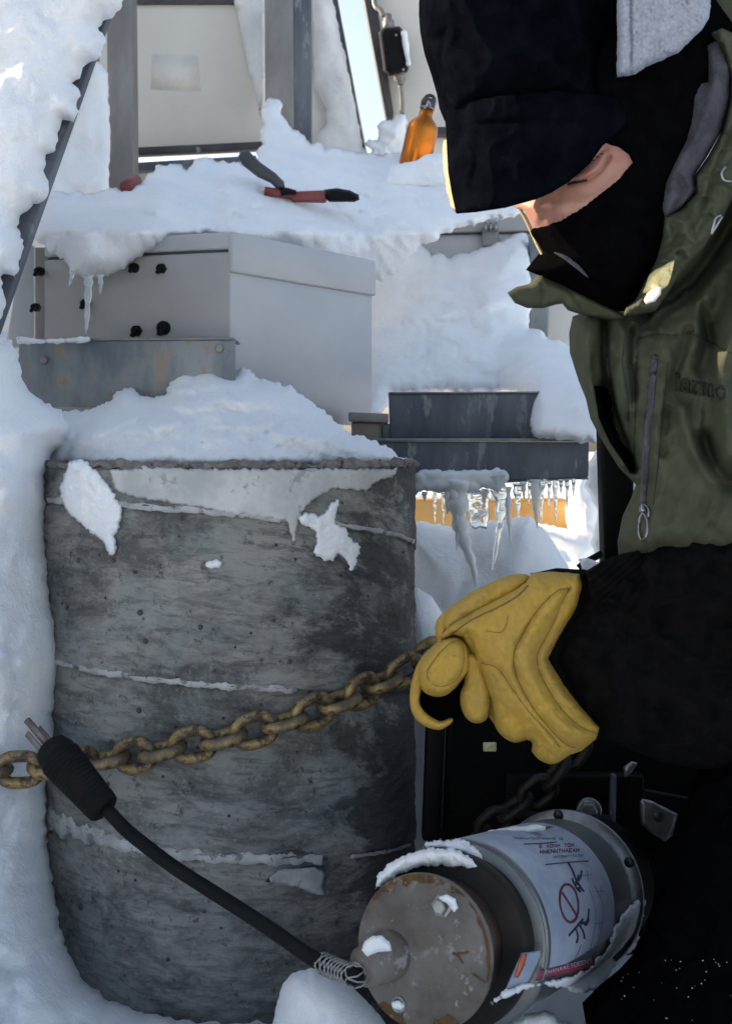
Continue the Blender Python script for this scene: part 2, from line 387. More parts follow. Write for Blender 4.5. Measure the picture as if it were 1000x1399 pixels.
# ------------------------------------------------------------ the concrete pillar
CX, CY, R = -0.165, 1.35, 0.225; ZT = 0.604
def cyl_depth(px, py, off=0):
    r = R + off; u = (np.asarray(px, float) - 500) / F
    a = u * u + 1; b = -2 * (u * CX + CY); c = CX * CX + CY * CY - r * r
    return (-b - np.sqrt(np.clip(b * b - 4 * a * c, 0, None))) / (2 * a)
def seam_drop(ph):
    q = np.clip(ph / (math.pi / 2), -1.25, 1.15); return -.03 * q - .03 * q * q
SEAMS = (.556, .378, .203)
def pillar():
    t = thing('concrete_pillar', 'round weathered grey concrete pillar with pale spiral seams, wrapped by the chain', 'pillar', (CX, CY, 0))
    nt_, nz = 420, 300; ph = np.linspace(-math.pi, math.pi, nt_ + 1)[:-1]; z = np.linspace(-.06, ZT - .006, nz)
    PH, Z = np.meshgrid(ph, z); ph_, z_ = PH.ravel(), Z.ravel()
    r = np.full(len(ph_), R)
    for s in SEAMS:                                              # each wrap of the old form leaves a lip
        dz = z_ - (s + seam_drop(ph_)); k = np.clip(1.2 - np.abs(ph_) / 2.2, 0, 1)
        r += k * (.0035 * np.exp(-np.clip(dz, 0, 9) / .03) * (dz > 0) - .0035 * np.exp(np.clip(dz, -9, 0) / .012) * (dz <= 0))
    A = np.stack([np.sin(ph_) * R, -np.cos(ph_) * R, z_], 1)
    r += .0016 * fbm(A * (14, 14, 30), 5) + .0012 * fbm(A * (60, 60, 140) + 9, 4)
    rim = np.clip((z_ - (ZT - .03)) / .03, 0, 1); r += rim * .003 * fbm(A * 70 + 3, 4)
    V = np.stack([CX + np.sin(ph_) * r, CY - np.cos(ph_) * r, z_], 1)
    f = [(j * nt_ + i, j * nt_ + (i + 1) % nt_, (j + 1) * nt_ + (i + 1) % nt_, (j + 1) * nt_ + i) for j in range(nz - 1) for i in range(nt_)]
    f.append(tuple((nz - 1) * nt_ + i for i in range(nt_)))
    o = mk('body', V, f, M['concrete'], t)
    uv = o.data.uv_layers.new(name='UVMap'); vi = np.zeros(len(o.data.loops), int); o.data.loops.foreach_get('vertex_index', vi)
    uvs = np.stack([ph_[vi] * R, z_[vi] - seam_drop(ph_[vi])], 1)
    # keep the wrap behind the pillar continuous enough
    uv.data.foreach_set('uv', uvs.ravel())
    # crumbled rim
    m = 420; v = []; k = 7
    for i in range(m):
        a = 2 * math.pi * i / m
        for j in range(k):
            b = 2 * math.pi * j / k; rr = R - .004 + .0075 * math.cos(b); v.append((CX + math.sin(a) * rr, CY - math.cos(a) * rr, ZT - .003 + .0045 * math.sin(b)))
    A = np.array(v); A += .0045 * np.stack([fbm(A * 90, 4), fbm(A * 90 + 50, 4), fbm(A * 80 + 90, 4) + .5 * fbm(A * 20 + 4, 2)], 1)
    mk('rim', A, [(i * k + j, ((i + 1) % m) * k + j, ((i + 1) % m) * k + (j + 1) % k, i * k + (j + 1) % k) for i in range(m) for j in range(k)], M['rim_concrete'], t, False)
    # pale seams: strips a couple of millimetres proud
    def strip(z0, a0, a1, wd, off=.0035, th=.0008):
        n = max(8, int((a1 - a0) * 90)); v = []
        for i in range(n + 1):
            a = a0 + (a1 - a0) * i / n; s = i / n; zc = z0 + float(seam_drop(np.array(a)))
            w_ = (wd(s) if callable(wd) else wd); e = perlin(np.array([[a * 14, z0 * 50, 0], [a * 14, z0 * 50, 8], [a * 60, 3, z0 * 9]]))
            hi = w_ * (.45 + .35 * e[0] + .18 * e[2]); lo = w_ * (.45 + .35 * e[1] - .18 * e[2])
            for (zz, rr) in ((zc + hi, R + off - .003), (zc + hi * .8, R + off + th), (zc - lo * .8, R + off + th - .001), (zc - lo, R + off - .006)):
                v.append((CX + math.sin(a) * rr, CY - math.cos(a) * rr, zz))
        f = [(i * 4 + j, i * 4 + j + 1, (i + 1) * 4 + j + 1, (i + 1) * 4 + j) for i in range(n) for j in range(3)]
        f += [(0, 3, 2, 1), (n * 4, n * 4 + 1, n * 4 + 2, n * 4 + 3)]
        # closed at the back
        f += [(i * 4 + 3, i * 4, (i + 1) * 4, (i + 1) * 4 + 3) for i in range(n)]
        mk('seam_strip', v, f, M['tape'], t)
    strip(SEAMS[0] - .001, -.98, .42, .0085); strip(SEAMS[0], .62, 1.33, .006)
    strip(SEAMS[1], -1.30, -.72, .0075); strip(SEAMS[1], -.66, .42, .0085)
    strip(SEAMS[2], -1.33, -.50, lambda s: .020 + .006 * math.sin(s * 3), ); strip(SEAMS[2] - .001, -.50, .55, lambda s: .017 - .004 * s); strip(SEAMS[2] - .002, .72, 1.25, .0045)
    # frost skin left under the rim
    fr = [(150, 643), (200, 638), (300, 641), (400, 641), (500, 640), (548, 640), (536, 652), (510, 660), (500, 671), (478, 668), (455, 668), (428, 683), (412, 700), (406, 722), (401, 746), (397, 722), (390, 712), (330, 703), (250, 690), (190, 680), (160, 672)]
    inflate('frost_skin', fr, lambda x, y: cyl_depth(x, y, .0035), M['frost'], t, thick=.0016, back=.002, edge=6, step=3, jag=2.6, jagf=.15, amp=.0010, freq=60, rimk=.4)
    inflate('frost_skin', [(380, 1188), (430, 1185), (446, 1192), (440, 1212), (446, 1224), (430, 1222), (405, 1212), (362, 1205)], lambda x, y: cyl_depth(x, y, .003), M['tape'], t, thick=.0008, back=.002, edge=6, step=4, jag=1.5, amp=.001, freq=60)
    # bare concrete showing through, pits and pebbles
    rnd = random.Random(5); pit = None
    g = lathe_g((0, 0, 0), (0, 0, 1), [(-.001, .0002), (-.0008, .0032), (.0006, .0026), (.0004, .0002)], 9)
    for k in range(46):
        a = rnd.uniform(-1.2, 1.35); z = rnd.uniform(.02, .53); zz = z
        p = Vector((CX + math.sin(a) * (R + .0015), CY - math.cos(a) * (R + .0015), zz))
        if pit is None:
            pit = mk('air_hole', [Vector(q) for q in g[0]], g[1], M['black_trim'], t); o = pit
        else: o = pit.copy(); C.objects.link(o); o.parent = t
        s = rnd.uniform(.35, 1.1); o.scale = (s, s * rnd.uniform(.6, 1.2), 1)
        o.location = p - t.location; o.rotation_euler = Vector((math.sin(a), -math.cos(a), 0)).to_track_quat('Z', 'Y').to_euler()
    return t
pillar()
def cyl(off): return lambda x, y: cyl_depth(x, y, off)
tag(inflate('snow_patch', [(112, 628), (130, 640), (152, 668), (166, 690), (165, 715), (158, 733), (160, 750), (150, 760), (140, 740), (118, 722), (98, 705), (86, 690), (82, 665), (90, 645), (96, 630)], cyl(.002), M['snow'], thick=.010, back=.003, edge=16, step=2.2, jag=2.4, jagf=.17, amp=.006, freq=60, smooth=True), 'oval clump of snow stuck to the upper left of the concrete pillar', 'snow')
tag(inflate('snow_patch', [(452, 688), (462, 684), (461, 700), (458, 715), (470, 720), (482, 738), (492, 748), (488, 762), (480, 782), (472, 765), (462, 758), (452, 766), (430, 758), (432, 740), (428, 722), (412, 718), (408, 705), (420, 700), (436, 704), (446, 697)], cyl(.002), M['snow'], thick=.0045, back=.003, edge=9, step=2.2, jag=2.4, jagf=.17, amp=.0035, freq=80, smooth=True), 'ragged snow patch on the upper right of the concrete pillar, ending in points', 'snow')
tag(inflate('snow_patch', [(276, 768), (296, 764), (306, 768), (300, 777), (284, 778)], cyl(.003), M['snow'], thick=.004, back=.002, edge=5, step=2.5, jag=1.5, amp=.001, freq=60), 'tiny flat fleck of snow in the middle of the concrete pillar', 'snow')

# ------------------------------------------------------------ snow masses
def drift(name, poly, depth, label, mat='snow', **k):
    kw = dict(thick=.06, edge=45, step=4.5, jag=5, jagf=.07, amp=.022, freq=15, octv=6, warp=3, billow=.65); kw.update(k)
    if kw['amp'] > .01: kw['amp'] *= 1.5; kw['freq'] *= 1.1
    return tag(inflate(name, poly, depth, M[mat], **kw), label, 'snow')
# on top of the pillar
drift('snow_mound', [(58, 640), (50, 600), (62, 566), (104, 560), (132, 558), (150, 545), (172, 528), (198, 541), (228, 540), (233, 510), (258, 492), (282, 486), (300, 493), (312, 510), (330, 506), (360, 516), (402, 530), (432, 552), (455, 576), (478, 592), (520, 606), (572, 636), (540, 639), (480, 638), (420, 637), (340, 637), (250, 638), (170, 638), (110, 637), (80, 640)],
      lambda x, y: np.where(True, 1.205 + .29 * np.clip((628 - y) / 140, 0, 1) + .16 * ((x - 300) / 260) ** 2 * np.clip(1 - (628 - y) / 140, 0, 1), 0), 'mound of fresh snow heaped on top of the concrete pillar', thick=.045, back=.05, edge=45, jag=4.5, step=3.4, amp=.019, freq=15, power=.55)
# left bank in front and beside the pillar
drift('snow_bank', [(-260, 400), (-60, 420), (10, 455), (25, 480), (30, 520), (52, 545), (84, 560), (98, 580), (86, 606), (70, 626), (66, 650), (64, 700), (68, 760), (76, 830), (88, 895), (82, 940), (78, 990), (68, 1050), (64, 1100), (68, 1160), (76, 1230), (88, 1290), (106, 1322), (118, 1345), (150, 1365), (205, 1385), (262, 1396), (300, 1420), (330, 1520), (0, 1640), (-300, 1600)],
      lambda x, y: 1.30 - .10 * np.clip((100 - x) / 300, 0, 1.5) - .16 * np.clip((y - 1150) / 350, 0, 1.2) - .05 * np.clip((y - 500) / 600, 0, 1), 'tall bank of packed snow along the left side of the concrete pillar', thick=.12, back=.12, edge=110, step=6, amp=.028, freq=9, jag=4)
drift('snow_mound', [(372, 1399), (378, 1372), (386, 1345), (400, 1328), (425, 1322), (450, 1328), (478, 1345), (505, 1372), (530, 1400), (560, 1470), (330, 1490)], 1.02, 'small rounded snow mound at the foot of the pillar, below the power cord', thick=.07, edge=60, step=4, jag=1.5, amp=.006, freq=18)
drift('snow_mound', [(690, 1399), (712, 1388), (738, 1380), (756, 1384), (764, 1392), (790, 1400), (800, 1450), (680, 1450)], 1.0, 'bit of snow on the ground right below the metal canister', thick=.02, edge=18, step=4, jag=2, amp=.008, freq=30)
drift('snow_mound', [(-200, 1380), (60, 1350), (150, 1376), (260, 1394), (360, 1398), (420, 1404), (620, 1408), (900, 1410), (1300, 1400), (1400, 1700), (-400, 1700)], lambda x, y: 1.12 - .22 * np.clip((y - 1390) / 200, 0, 1), 'low trampled snow across the ground at the foot of the pillar', thick=.06, edge=60, step=9, jag=5, amp=.02, freq=14)
def hit(obj, px, py):
    o_ = Vector((0, 0, CH)); u = Vector(((px - 500) / F, 1, (HZ - py) / F)); s = root_loc(obj) if obj.parent else obj.location
    ok, loc, nr, _ = obj.ray_cast(o_ - s, u.normalized()); return (loc + s).y if ok else 1.9
# on the grey box
topsnow = [(42, 300), (55, 275), (70, 262), (105, 262), (140, 262), (170, 256), (200, 242), (218, 226), (248, 226), (256, 232), (264, 218), (275, 214), (290, 220), (312, 224), (335, 222), (352, 214), (358, 195), (358, 165), (362, 140), (372, 132), (388, 142), (386, 155), (394, 165), (404, 178), (422, 192), (445, 200), (480, 205), (515, 212), (560, 210), (600, 212), (660, 214), (720, 250), (720, 290), (690, 300), (620, 312), (565, 345), (540, 375), (518, 385), (506, 380), (450, 365), (380, 350), (322, 336), (290, 324), (250, 320), (232, 322), (205, 340), (190, 352), (178, 358), (170, 366), (148, 377), (118, 383), (98, 375), (88, 352), (72, 345), (52, 332)]
box_snow = drift('snow_drift', topsnow, lambda x, y: 1.52 + .12 * np.clip((x - 215) / 80, 0, 1) + np.clip((x - 315), 0, 200) * .0013 + np.clip(318 - y, 0, None) * .0036, 'deep snow heaped on top of the grey box and sliding over its front', 'snow', thick=.085, back=.03, edge=60, step=4, jag=4.5, amp=.024, freq=9, warp=2)
# between the boxes
drift('snow_drift', [(500, 330), (530, 300), (560, 316), (590, 348), (615, 352), (640, 345), (662, 338), (690, 322), (712, 306), (726, 330), (722, 372), (728, 410), (724, 448), (742, 456), (790, 480), (840, 500), (850, 560), (826, 594), (812, 606), (770, 600), (728, 598), (716, 560), (706, 534), (640, 536), (534, 538), (530, 556), (520, 566), (500, 572), (490, 560)],
      lambda x, y: 1.80 + (560 - y) * .0024 - .20 * np.clip((x - 680) / 60, 0, 1) * np.clip((y - 440) / 80, 0, 1), 'big slope of lumpy snow right of the grey box, above the dark beam', thick=.10, back=.05, edge=70, step=4.5, jag=4, amp=.024, freq=9, warp=2)
# behind, under the beam
drift('snow_mound', [(540, 715), (575, 712), (600, 716), (632, 722), (660, 712), (700, 708), (722, 704), (745, 725), (765, 755), (782, 782), (800, 830), (830, 1000), (840, 1290), (540, 1290)], 1.85, 'shaded snow mound seen under the icicles behind the yellow glove', thick=.12, edge=80, step=6, jag=2, amp=.012, freq=9)
drift('snow_mound', [(540, 810), (572, 803), (590, 815), (604, 838), (620, 880), (650, 980), (660, 1290), (540, 1290)], 1.6, 'pale smooth lump of snow just right of the pillar above the chain', thick=.06, edge=50, step=5, jag=1, amp=.006, freq=10)
drift('snow_bank', [(-900, 700), (-300, 660), (300, 655), (480, 650), (560, 640), (620, 646), (700, 640), (780, 652), (900, 640), (1300, 650), (1900, 690), (2000, 830), (-1000, 830)], lambda x, y: 6.0 - (y - 650) * .012, 'distant sunlit snow bank glowing behind the yellow rail', thick=.3, edge=60, step=16, jag=5, amp=.25, freq=2.2)
drift('snow_drift', [(800, 655), (796, 640), (830, 595), (900, 590), (960, 700), (960, 860), (850, 900), (822, 780), (812, 755), (806, 742), (812, 722), (816, 700), (812, 690), (806, 676), (798, 666)], 1.9, 'snow clinging right of the dark beam end beside the green jacket', thick=.05, edge=40, step=5, jag=2, amp=.012, freq=14)
# snow face sunlit right of the yellow rail
drift('snow_drift', [(776, 655), (800, 650), (830, 690), (830, 760), (800, 772), (786, 776), (770, 750), (738, 735), (700, 716), (740, 715), (776, 725), (772, 700)], 3.0, 'sunlit snow lump at the right end of the yellow rail', thick=.08, edge=30, step=5, jag=3, amp=.02, freq=9)

# ------------------------------------------------------------ the left snow-laden member
edge_beam = thing('leaning_beam', 'dark metal edge of a leaning panel under thick snow at the upper left', 'beam', P(-40, 600, 1.3))
m = MB(); 
E0 = [(196, -60), (-22, 480)]
v, f = slab_px([(-60, 470), (-4, 452), (176, -60), (120, -60)], (1.18, 1.18, 1.32, 1.32), .012); m.add(v, f)
m.build('edge_plate', M['dark_steel'], edge_beam)
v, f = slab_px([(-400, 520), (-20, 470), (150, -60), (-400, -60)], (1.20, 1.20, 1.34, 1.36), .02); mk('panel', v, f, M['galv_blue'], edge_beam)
drift('snow_load', [(-420, -120), (200, -120), (172, -20), (166, 8), (158, 22), (140, 28), (134, 38), (146, 52), (142, 62), (136, 84), (118, 88), (113, 104), (102, 114), (108, 126), (106, 140), (110, 152), (100, 166), (86, 164), (80, 176), (80, 192), (76, 210), (66, 214), (60, 228), (64, 248), (68, 262), (52, 278), (30, 296), (26, 310), (32, 328), (28, 352), (22, 382), (8, 372), (2, 378), (8, 400), (6, 425), (-4, 450), (-40, 475), (-420, 560)],
      lambda x, y: 1.17 + .13 * np.clip((450 - y) / 500, 0, 1.2) + np.clip(-x, 0, 400) * .0004, 'thick snow covering the leaning panel in the top left corner', thick=.085, back=.02, edge=50, step=5, jag=3.5, amp=.016, freq=12, warp=2.5)

# ------------------------------------------------------------ grey enclosure and its neighbours
def enclosure():
    c = P(315, 317, 1.5)
    t = thing('equipment_box', 'pale grey metal box with black cable glands, heaped with snow, behind the pillar', 'box', (-.2, 1.65, .66))
    L, K, Rr = np.array((-.458, 1.565)), np.array((-.185, 1.5)), np.array((.0119, 1.735)); Bk = L + (Rr - K)
    def ring(s):   # plan corners grown by s
        cen = (L + K + Rr + Bk) / 4; return [cen + (q - cen) * (1 + s) for q in (L, K, Rr, Bk)]
    def prism(z0, z1, s0, s1, bev=.003):
        a, b = ring(s0), ring(s1)
        c8 = [(*a[0], z0), (*a[1], z0), (*b[1], z1), (*b[0], z1), (*a[3], z0), (*a[2], z0), (*b[2], z1), (*b[3], z1)]
        return hexa_g([Vector(q) for q in c8], bev)
    zt = CH + (HZ - 317) / F * 1.5; z1 = CH + (HZ - 340) / F * 1.5; z2 = CH + (HZ - 372) / F * 1.5
    v, f = prism(.655, z1 - .0035, -.006, -.006); mk('body', v, f, M['grey_paint2'], t)
    v, f = prism(z1 - .0035, z1, -.022, -.022, 0); mk('gasket', v, f, M['black_trim'], t)
    v, f = prism(z1, zt, .002, .002, .003); mk('lid', v, f, M['grey_paint2'], t)
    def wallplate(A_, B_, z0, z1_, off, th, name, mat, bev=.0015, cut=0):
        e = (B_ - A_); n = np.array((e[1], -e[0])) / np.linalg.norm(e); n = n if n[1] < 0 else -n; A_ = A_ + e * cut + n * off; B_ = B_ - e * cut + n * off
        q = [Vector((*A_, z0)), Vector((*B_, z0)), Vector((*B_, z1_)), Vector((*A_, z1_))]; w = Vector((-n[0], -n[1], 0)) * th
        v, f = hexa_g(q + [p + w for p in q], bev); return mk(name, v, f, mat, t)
    wallplate(L, K, .66, z1 - .006, .0015, .004, 'front_shade_plate', M['grey_paint'], .001, .004)  # added sheet, its darker grey paints the shade of this face
    wallplate(K, Rr, z2, zt + .0006, .0045, .009, 'lid_skirt', M['grey_paint2'], .003, -.004)
    # glands on the left face
    def onface(px, py):
        x = (px - 500) / F; a = K - L; # ray (x,1)*d hits the line L + s*a
        A_ = np.array([[x, -a[0]], [1, -a[1]]]); d, s = np.linalg.solve(A_, L); return P(px, py, d - .004)
    nrm = Vector((-(Rr - K)[0], -(Rr - K)[1], 0)).normalized(); nrm = Vector((-.20, -.98, 0)).normalized()
    g0 = None
    for i, (px, py, s) in enumerate(((184, 366, .8), (221, 367, .85), (55, 371, .8), (50, 420, .75), (118, 415, .85), (187, 452, .95), (224, 448, 1.15))):
        p = onface(px, py)
        v, f = lathe_g(p, nrm, [(-.004, .0001), (-.004, .0085 * s), (.003, .0085 * s), (.004, .006 * s), (.010, .0055 * s), (.012, .004 * s), (.012, .0001)], 6 if i % 2 else 12)
        g = mk('cable_gland', v, f, M['rubber'], t, False)
        q = [p + nrm * .010, p + nrm * .014 + Vector((.001, 0, -.004)), p + nrm * .013 + Vector((-.001, 0, -.010 * s))]
        v, f = tube_g(crom(q, 5), .0035 * s, 8); mk('plug_stub', v, f, M['rubber'], g)
    p = onface(150, 410)
    # smudge on the right face is a shallow dent plate
    v, f = slab_px([(428, 447), (448, 452), (446, 430), (430, 424)], (1.628, 1.648, 1.647, 1.630), .004, .001)
    return t
enclosure()
def steel_sill():
    t = thing('steel_channel', 'weathered galvanised steel channel in front of the grey box, resting above the pillar', 'steel channel', P(170, 560, 1.43))
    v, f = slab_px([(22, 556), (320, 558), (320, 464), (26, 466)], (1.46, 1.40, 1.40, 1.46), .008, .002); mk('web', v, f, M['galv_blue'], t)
    a = [P(26, 466, 1.458), P(320, 464, 1.398), P(320, 461, 1.398), P(26, 463, 1.458)]
    v, f = hexa_g(a + [q + Vector((.0, .07, 0)) for q in a], .001); mk('upper_flange', v, f, M['galv'], t)
    g = lathe_g((0, 0, 0), (0, -1, 0), [(-.002, .0001), (-.002, .006), (.002, .006), (.003, .004), (.003, .0001)], 6)
    b = None
    for px, py in ((60, 492), (300, 476)):
        v, f = lathe_g(P(px, py, 1.45 if px < 200 else 1.403), (0, -1, 0), [(-.006, .0001), (-.006, .006), (.002, .006), (.003, .0045), (.003, .0001)], 6); mk('bolt_head', v, f, M['galv'], t, False)
    drift('snow_crust', [(26, 470), (22, 458), (40, 462), (60, 464), (90, 462), (120, 460), (130, 463), (118, 468), (60, 470)], 1.43, 'thin crust of snow on the left end of the steel channel', thick=.008, edge=5, step=3, jag=1.5, amp=.002, freq=60)
steel_sill()
def icicle_g(pts, r0, n=9, tip=.0006, lump=.25):
    q = crom([P(*p) for p in pts], 6); N = len(q); rr = [r0 * (1 - (i / (N - 1)) ** 1.3) * (1 + lump * math.sin(i * 1.7 + pts[0][0])) + tip for i in range(N)]
    return tube_g(q, rr, n)
def icicle(pts, r0, label, mat='ice', group=None, **k):
    v, f = icicle_g(pts, r0, **k); return tag(mk('icicle', v, f, M[mat]), label, 'icicle', group)
icicle([(122, 376, 1.45), (121, 400, 1.452), (119, 440, 1.455), (118, 456, 1.455)], .0055, 'long clear icicle hanging from the snow over the front of the grey box')
icicle([(137, 374, 1.45), (138, 388, 1.452), (137, 402, 1.455)], .004, 'short icicle just right of the long one in front of the grey box')
icicle([(100, 370, 1.45), (98, 380, 1.452), (95, 390, 1.455)], .003, 'stubby icicle at the left edge of the snow lump on the grey box')
# box foot, plates and beam right of the box
def foot():
    t = thing('box_support', 'grey and brown support block under the right corner of the grey box', 'support', P(505, 602, 1.62))
    v, f = slab_px([(476, 576), (531, 578), (531, 565), (476, 563)], 1.60, .08); mk('top_plate', v, f, M['galv'], t)
    v, f = slab_px([(480, 602), (522, 602), (522, 578), (480, 577)], 1.61, .07); mk('block', v, f, simple('brown_block', (.22, .18, .15), (.30, .25, .2), 20, .8), t)
    v, f = slab_px([(522.5, 602), (534, 602), (534, 579), (522.5, 578)], 1.605, .05); mk('side_plate', v, f, M['dark_steel'], t)
foot()
t = thing('steel_plate', 'upright dark steel plate standing on the dark beam, snow above it', 'steel plate', P(630, 602, 1.6))
v, f = slab_px([(533, 600), (745, 600), (745, 537), (531, 538)], 1.60, .02); mk('plate', v, f, M['dark_steel'], t)
v, f = slab_px([(531, 538), (745, 537), (745, 534.5), (531, 535.5)], 1.597, .06, .0008); mk('flange', v, f, M['galv_blue'], t)
t = thing('steel_beam', 'long dark steel beam hung with icicles between the pillar and the jacket', 'steel beam', P(660, 660, 1.5))
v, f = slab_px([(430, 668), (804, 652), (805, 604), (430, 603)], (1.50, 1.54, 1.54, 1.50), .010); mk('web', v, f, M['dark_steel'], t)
a = [P(430, 603, 1.496), P(806, 603, 1.537), P(806, 599, 1.537), P(430, 599, 1.496)]
v, f = hexa_g(a + [q + Vector((0, .10, 0)) for q in a], .001); mk('upper_flange', v, f, M['galv_blue'], t)
a = [P(430, 671, 1.50), P(804, 655, 1.54), P(804, 652.5, 1.54), P(430, 668.5, 1.50)]
v, f = hexa_g(a + [q + Vector((0, .10, 0)) for q in a], .001); mk('lower_flange', v, f, M['dark_steel'], t)
drift('ice_crust', [(566, 645), (590, 641), (640, 643), (690, 641), (694, 655), (680, 672), (660, 665), (640, 674), (620, 668), (600, 674), (580, 670), (566, 676)], 1.492, 'greyish crust of ice on the lower edge of the dark beam', 'frosted_ice', thick=.006, edge=8, step=3, jag=3, amp=.003, freq=60)['category'] = 'ice'
HI = 'icicles hanging from the dark beam'
for pts, r, lab, mt in (
    ([(628, 655, 1.49), (626, 700, 1.49), (634, 740, 1.49), (646, 775, 1.49), (650, 803, 1.49)], .0135, 'longest and thickest milky icicle under the dark beam, leaning right', 'frosted_ice'),
    ([(620, 668, 1.485), (624, 710, 1.485), (624, 752, 1.485)], .0060, 'thin milky icicle just left of the thickest one', 'frosted_ice'),
    ([(680, 650, 1.49), (684, 690, 1.49), (680, 730, 1.49), (672, 780, 1.49)], .0095, 'long clear glittering icicle in the middle of the row under the beam', 'ice'),
    ([(692, 665, 1.50), (694, 700, 1.50), (698, 744, 1.50)], .0055, 'slim icicle close behind the clear glittering one', 'frosted_ice'),
    ([(731, 655, 1.50), (731, 690, 1.50), (734, 722, 1.50)], .0060, 'grey icicle hanging over the peak of the shaded snow mound', 'frosted_ice'),
    ([(594, 672, 1.50), (594, 690, 1.50), (594, 715, 1.50)], .0028, 'leftmost of the two thin sunlit icicles beside the pillar', 'ice'),
    ([(605, 672, 1.50), (605, 690, 1.50), (606, 717, 1.50)], .0030, 'rightmost of the two thin sunlit icicles beside the pillar', 'ice'),
    ([(662, 668, 1.50), (661, 680, 1.50), (661, 692, 1.50)], .0045, 'short stub icicle right of the thickest icicle', 'frosted_ice'),
    ([(580, 672, 1.495), (580, 678, 1.495), (580, 684, 1.495)], .0040, 'tiny icicle stub nearest the pillar edge', 'frosted_ice'),
    ([(706, 660, 1.50), (707, 685, 1.50), (707, 709, 1.50)], .0060, 'broad sunlit icicle left of the mound peak', 'ice'),
    ([(740, 656, 1.50), (739, 685, 1.50), (739, 716, 1.50)], .0040, 'sunlit icicle right of the grey icicle over the mound peak', 'ice'),
    ([(758, 656, 1.51), (758, 685, 1.51), (759, 713, 1.51)], .0035, 'thin sunlit icicle near the right end of the beam', 'ice'),
    ([(766, 655, 1.51), (766, 664, 1.51), (766, 674, 1.51)], .0030, 'short icicle near the right end of the beam, beside a long thin one', 'ice'),
    ([(783, 654, 1.52), (783, 668, 1.52), (782, 680, 1.52)], .0030, 'last icicle at the right end of the dark beam', 'ice'),
    ([(745, 655, 1.52), (742, 665, 1.52), (740, 676, 1.52)], .0030, 'tiny dark tipped icicle between two sunlit ones', 'ice'),
    ([(714, 658, 1.50), (715, 668, 1.50), (716, 682, 1.50)], .0045, 'stubby icicle between the broad sunlit one and the grey one', 'frosted_ice'),
    ([(724, 656, 1.505), (723, 670, 1.505), (722, 690, 1.505)], .0032, 'thin icicle touching the left side of the grey icicle', 'ice'),
    ([(750, 656, 1.51), (750, 668, 1.51), (749, 694, 1.51)], .0030, 'narrow icicle midway along the right half of the beam', 'ice'),
    ([(774, 655, 1.51), (775, 670, 1.51), (774, 698, 1.51)], .0036, 'second to last icicle at the right end of the beam', 'ice'),
    ([(612, 668, 1.495), (612, 690, 1.495), (611, 702, 1.495)], .0050, 'milky icicle left of the two longest ones, against the rail', 'frosted_ice'),
    ([(672, 665, 1.50), (673, 672, 1.50), (673, 686, 1.50)], .0040, 'small icicle left of the clear glittering icicle', 'ice')):
    icicle(pts, r, lab, mt, HI)
drift('ice_curtain', [(636, 668), (668, 670), (667, 700), (664, 722), (655, 720), (648, 724), (640, 716)], 1.53, 'sheet of pale ice hanging behind the thickest icicle', 'ice', thick=.006, edge=8, step=3, jag=2, amp=.003, freq=60)['category'] = 'ice'
# yellow rail beyond
t = thing('yellow_rail', 'yellow steel rail in sunlight far behind the icicles', 'rail', (.3, 3.1, .3))
v, f = slab_px([(-100, 740), (776, 733), (777, 682), (-100, 682)], (3.1, 3.1, 3.1, 3.1), .12, .012); mk('rail_tube', v, f, M['yellow_steel'], t)
for px in (200, 700):
    v, f = slab_px([(px, 900), (px + 30, 900), (px + 30, 735), (px, 735)], 3.13, .06, .004); mk('leg', v, f, M['yellow_steel'], t)
# ------------------------------------------------------------ background structure
def post(q, d, th, label, mat='galv', lip=None):
    t = thing('steel_post', label, 'post', P((q[0][0] + q[1][0]) / 2, q[0][1], d))
    v, f = slab_px(q, d, th, .003); mk('flange', v, f, M[mat], t)
    if lip: v, f = slab_px(lip, d + .0, th * 10, .002); mk('web', v, f, M['dark_steel'], t)
    return t
post([(149, 330), (184, 330), (180, -60), (145, -60)], 2.5, .06, 'grey steel post left of the white panel', lip=None)
post([(363, 260), (403, 260), (401, -60), (361, -60)], 2.45, .006, 'wide grey steel post with a dark side, right of the white panel', lip=[(402, 260), (425, 260), (424, -60), (401, -60)])
def white_panel():
    t = thing('wall_panel', 'big plain off-white panel between the two steel posts', 'panel', P(260, 205, 2.7))
    v, f = slab_px([(120, 203), (362, 196), (362, -90), (120, -90)], 2.70, .04, .004); mk('sheet', v, f, M['white_panel'], t)
    v, f = slab_px([(206, 122), (275, 125), (270, 76), (208, 74)], 2.6992, .0012, 0); mk('faded_label', v, f, simple('faded_label', (.70, .68, .62), (.76, .74, .68), 60, .6), t)
    v, f = slab_px([(160, 5), (362, 5), (362, -10), (160, -10)], 2.69, .008, .001); mk('top_trim', v, f, M['black_trim'], t)
    v, f = slab_px([(150, 213), (358, 203), (358, 193), (150, 203)], 2.66, .03, .002); mk('lower_rail', v, f, M['black_trim'], t)
    v, f = slab_px([(150, 236), (350, 222), (350, 212), (150, 224)], 2.64, .03, .002); mk('sill_rail', v, f, M['dark_steel'], t)
    v, f = lathe_g(P(271, 204, 2.655), (0, -1, 0), [(-.004, .0001), (-.004, .006), (.003, .006), (.004, .0001)], 10); mk('rivet', v, f, M['zinc'], t)
    v, f = slab_px([(100, 330), (362, 330), (362, 224), (100, 237)], 2.72, .03, .003); mk('lower_sheet', v, f, M['white_panel'], t)
white_panel()
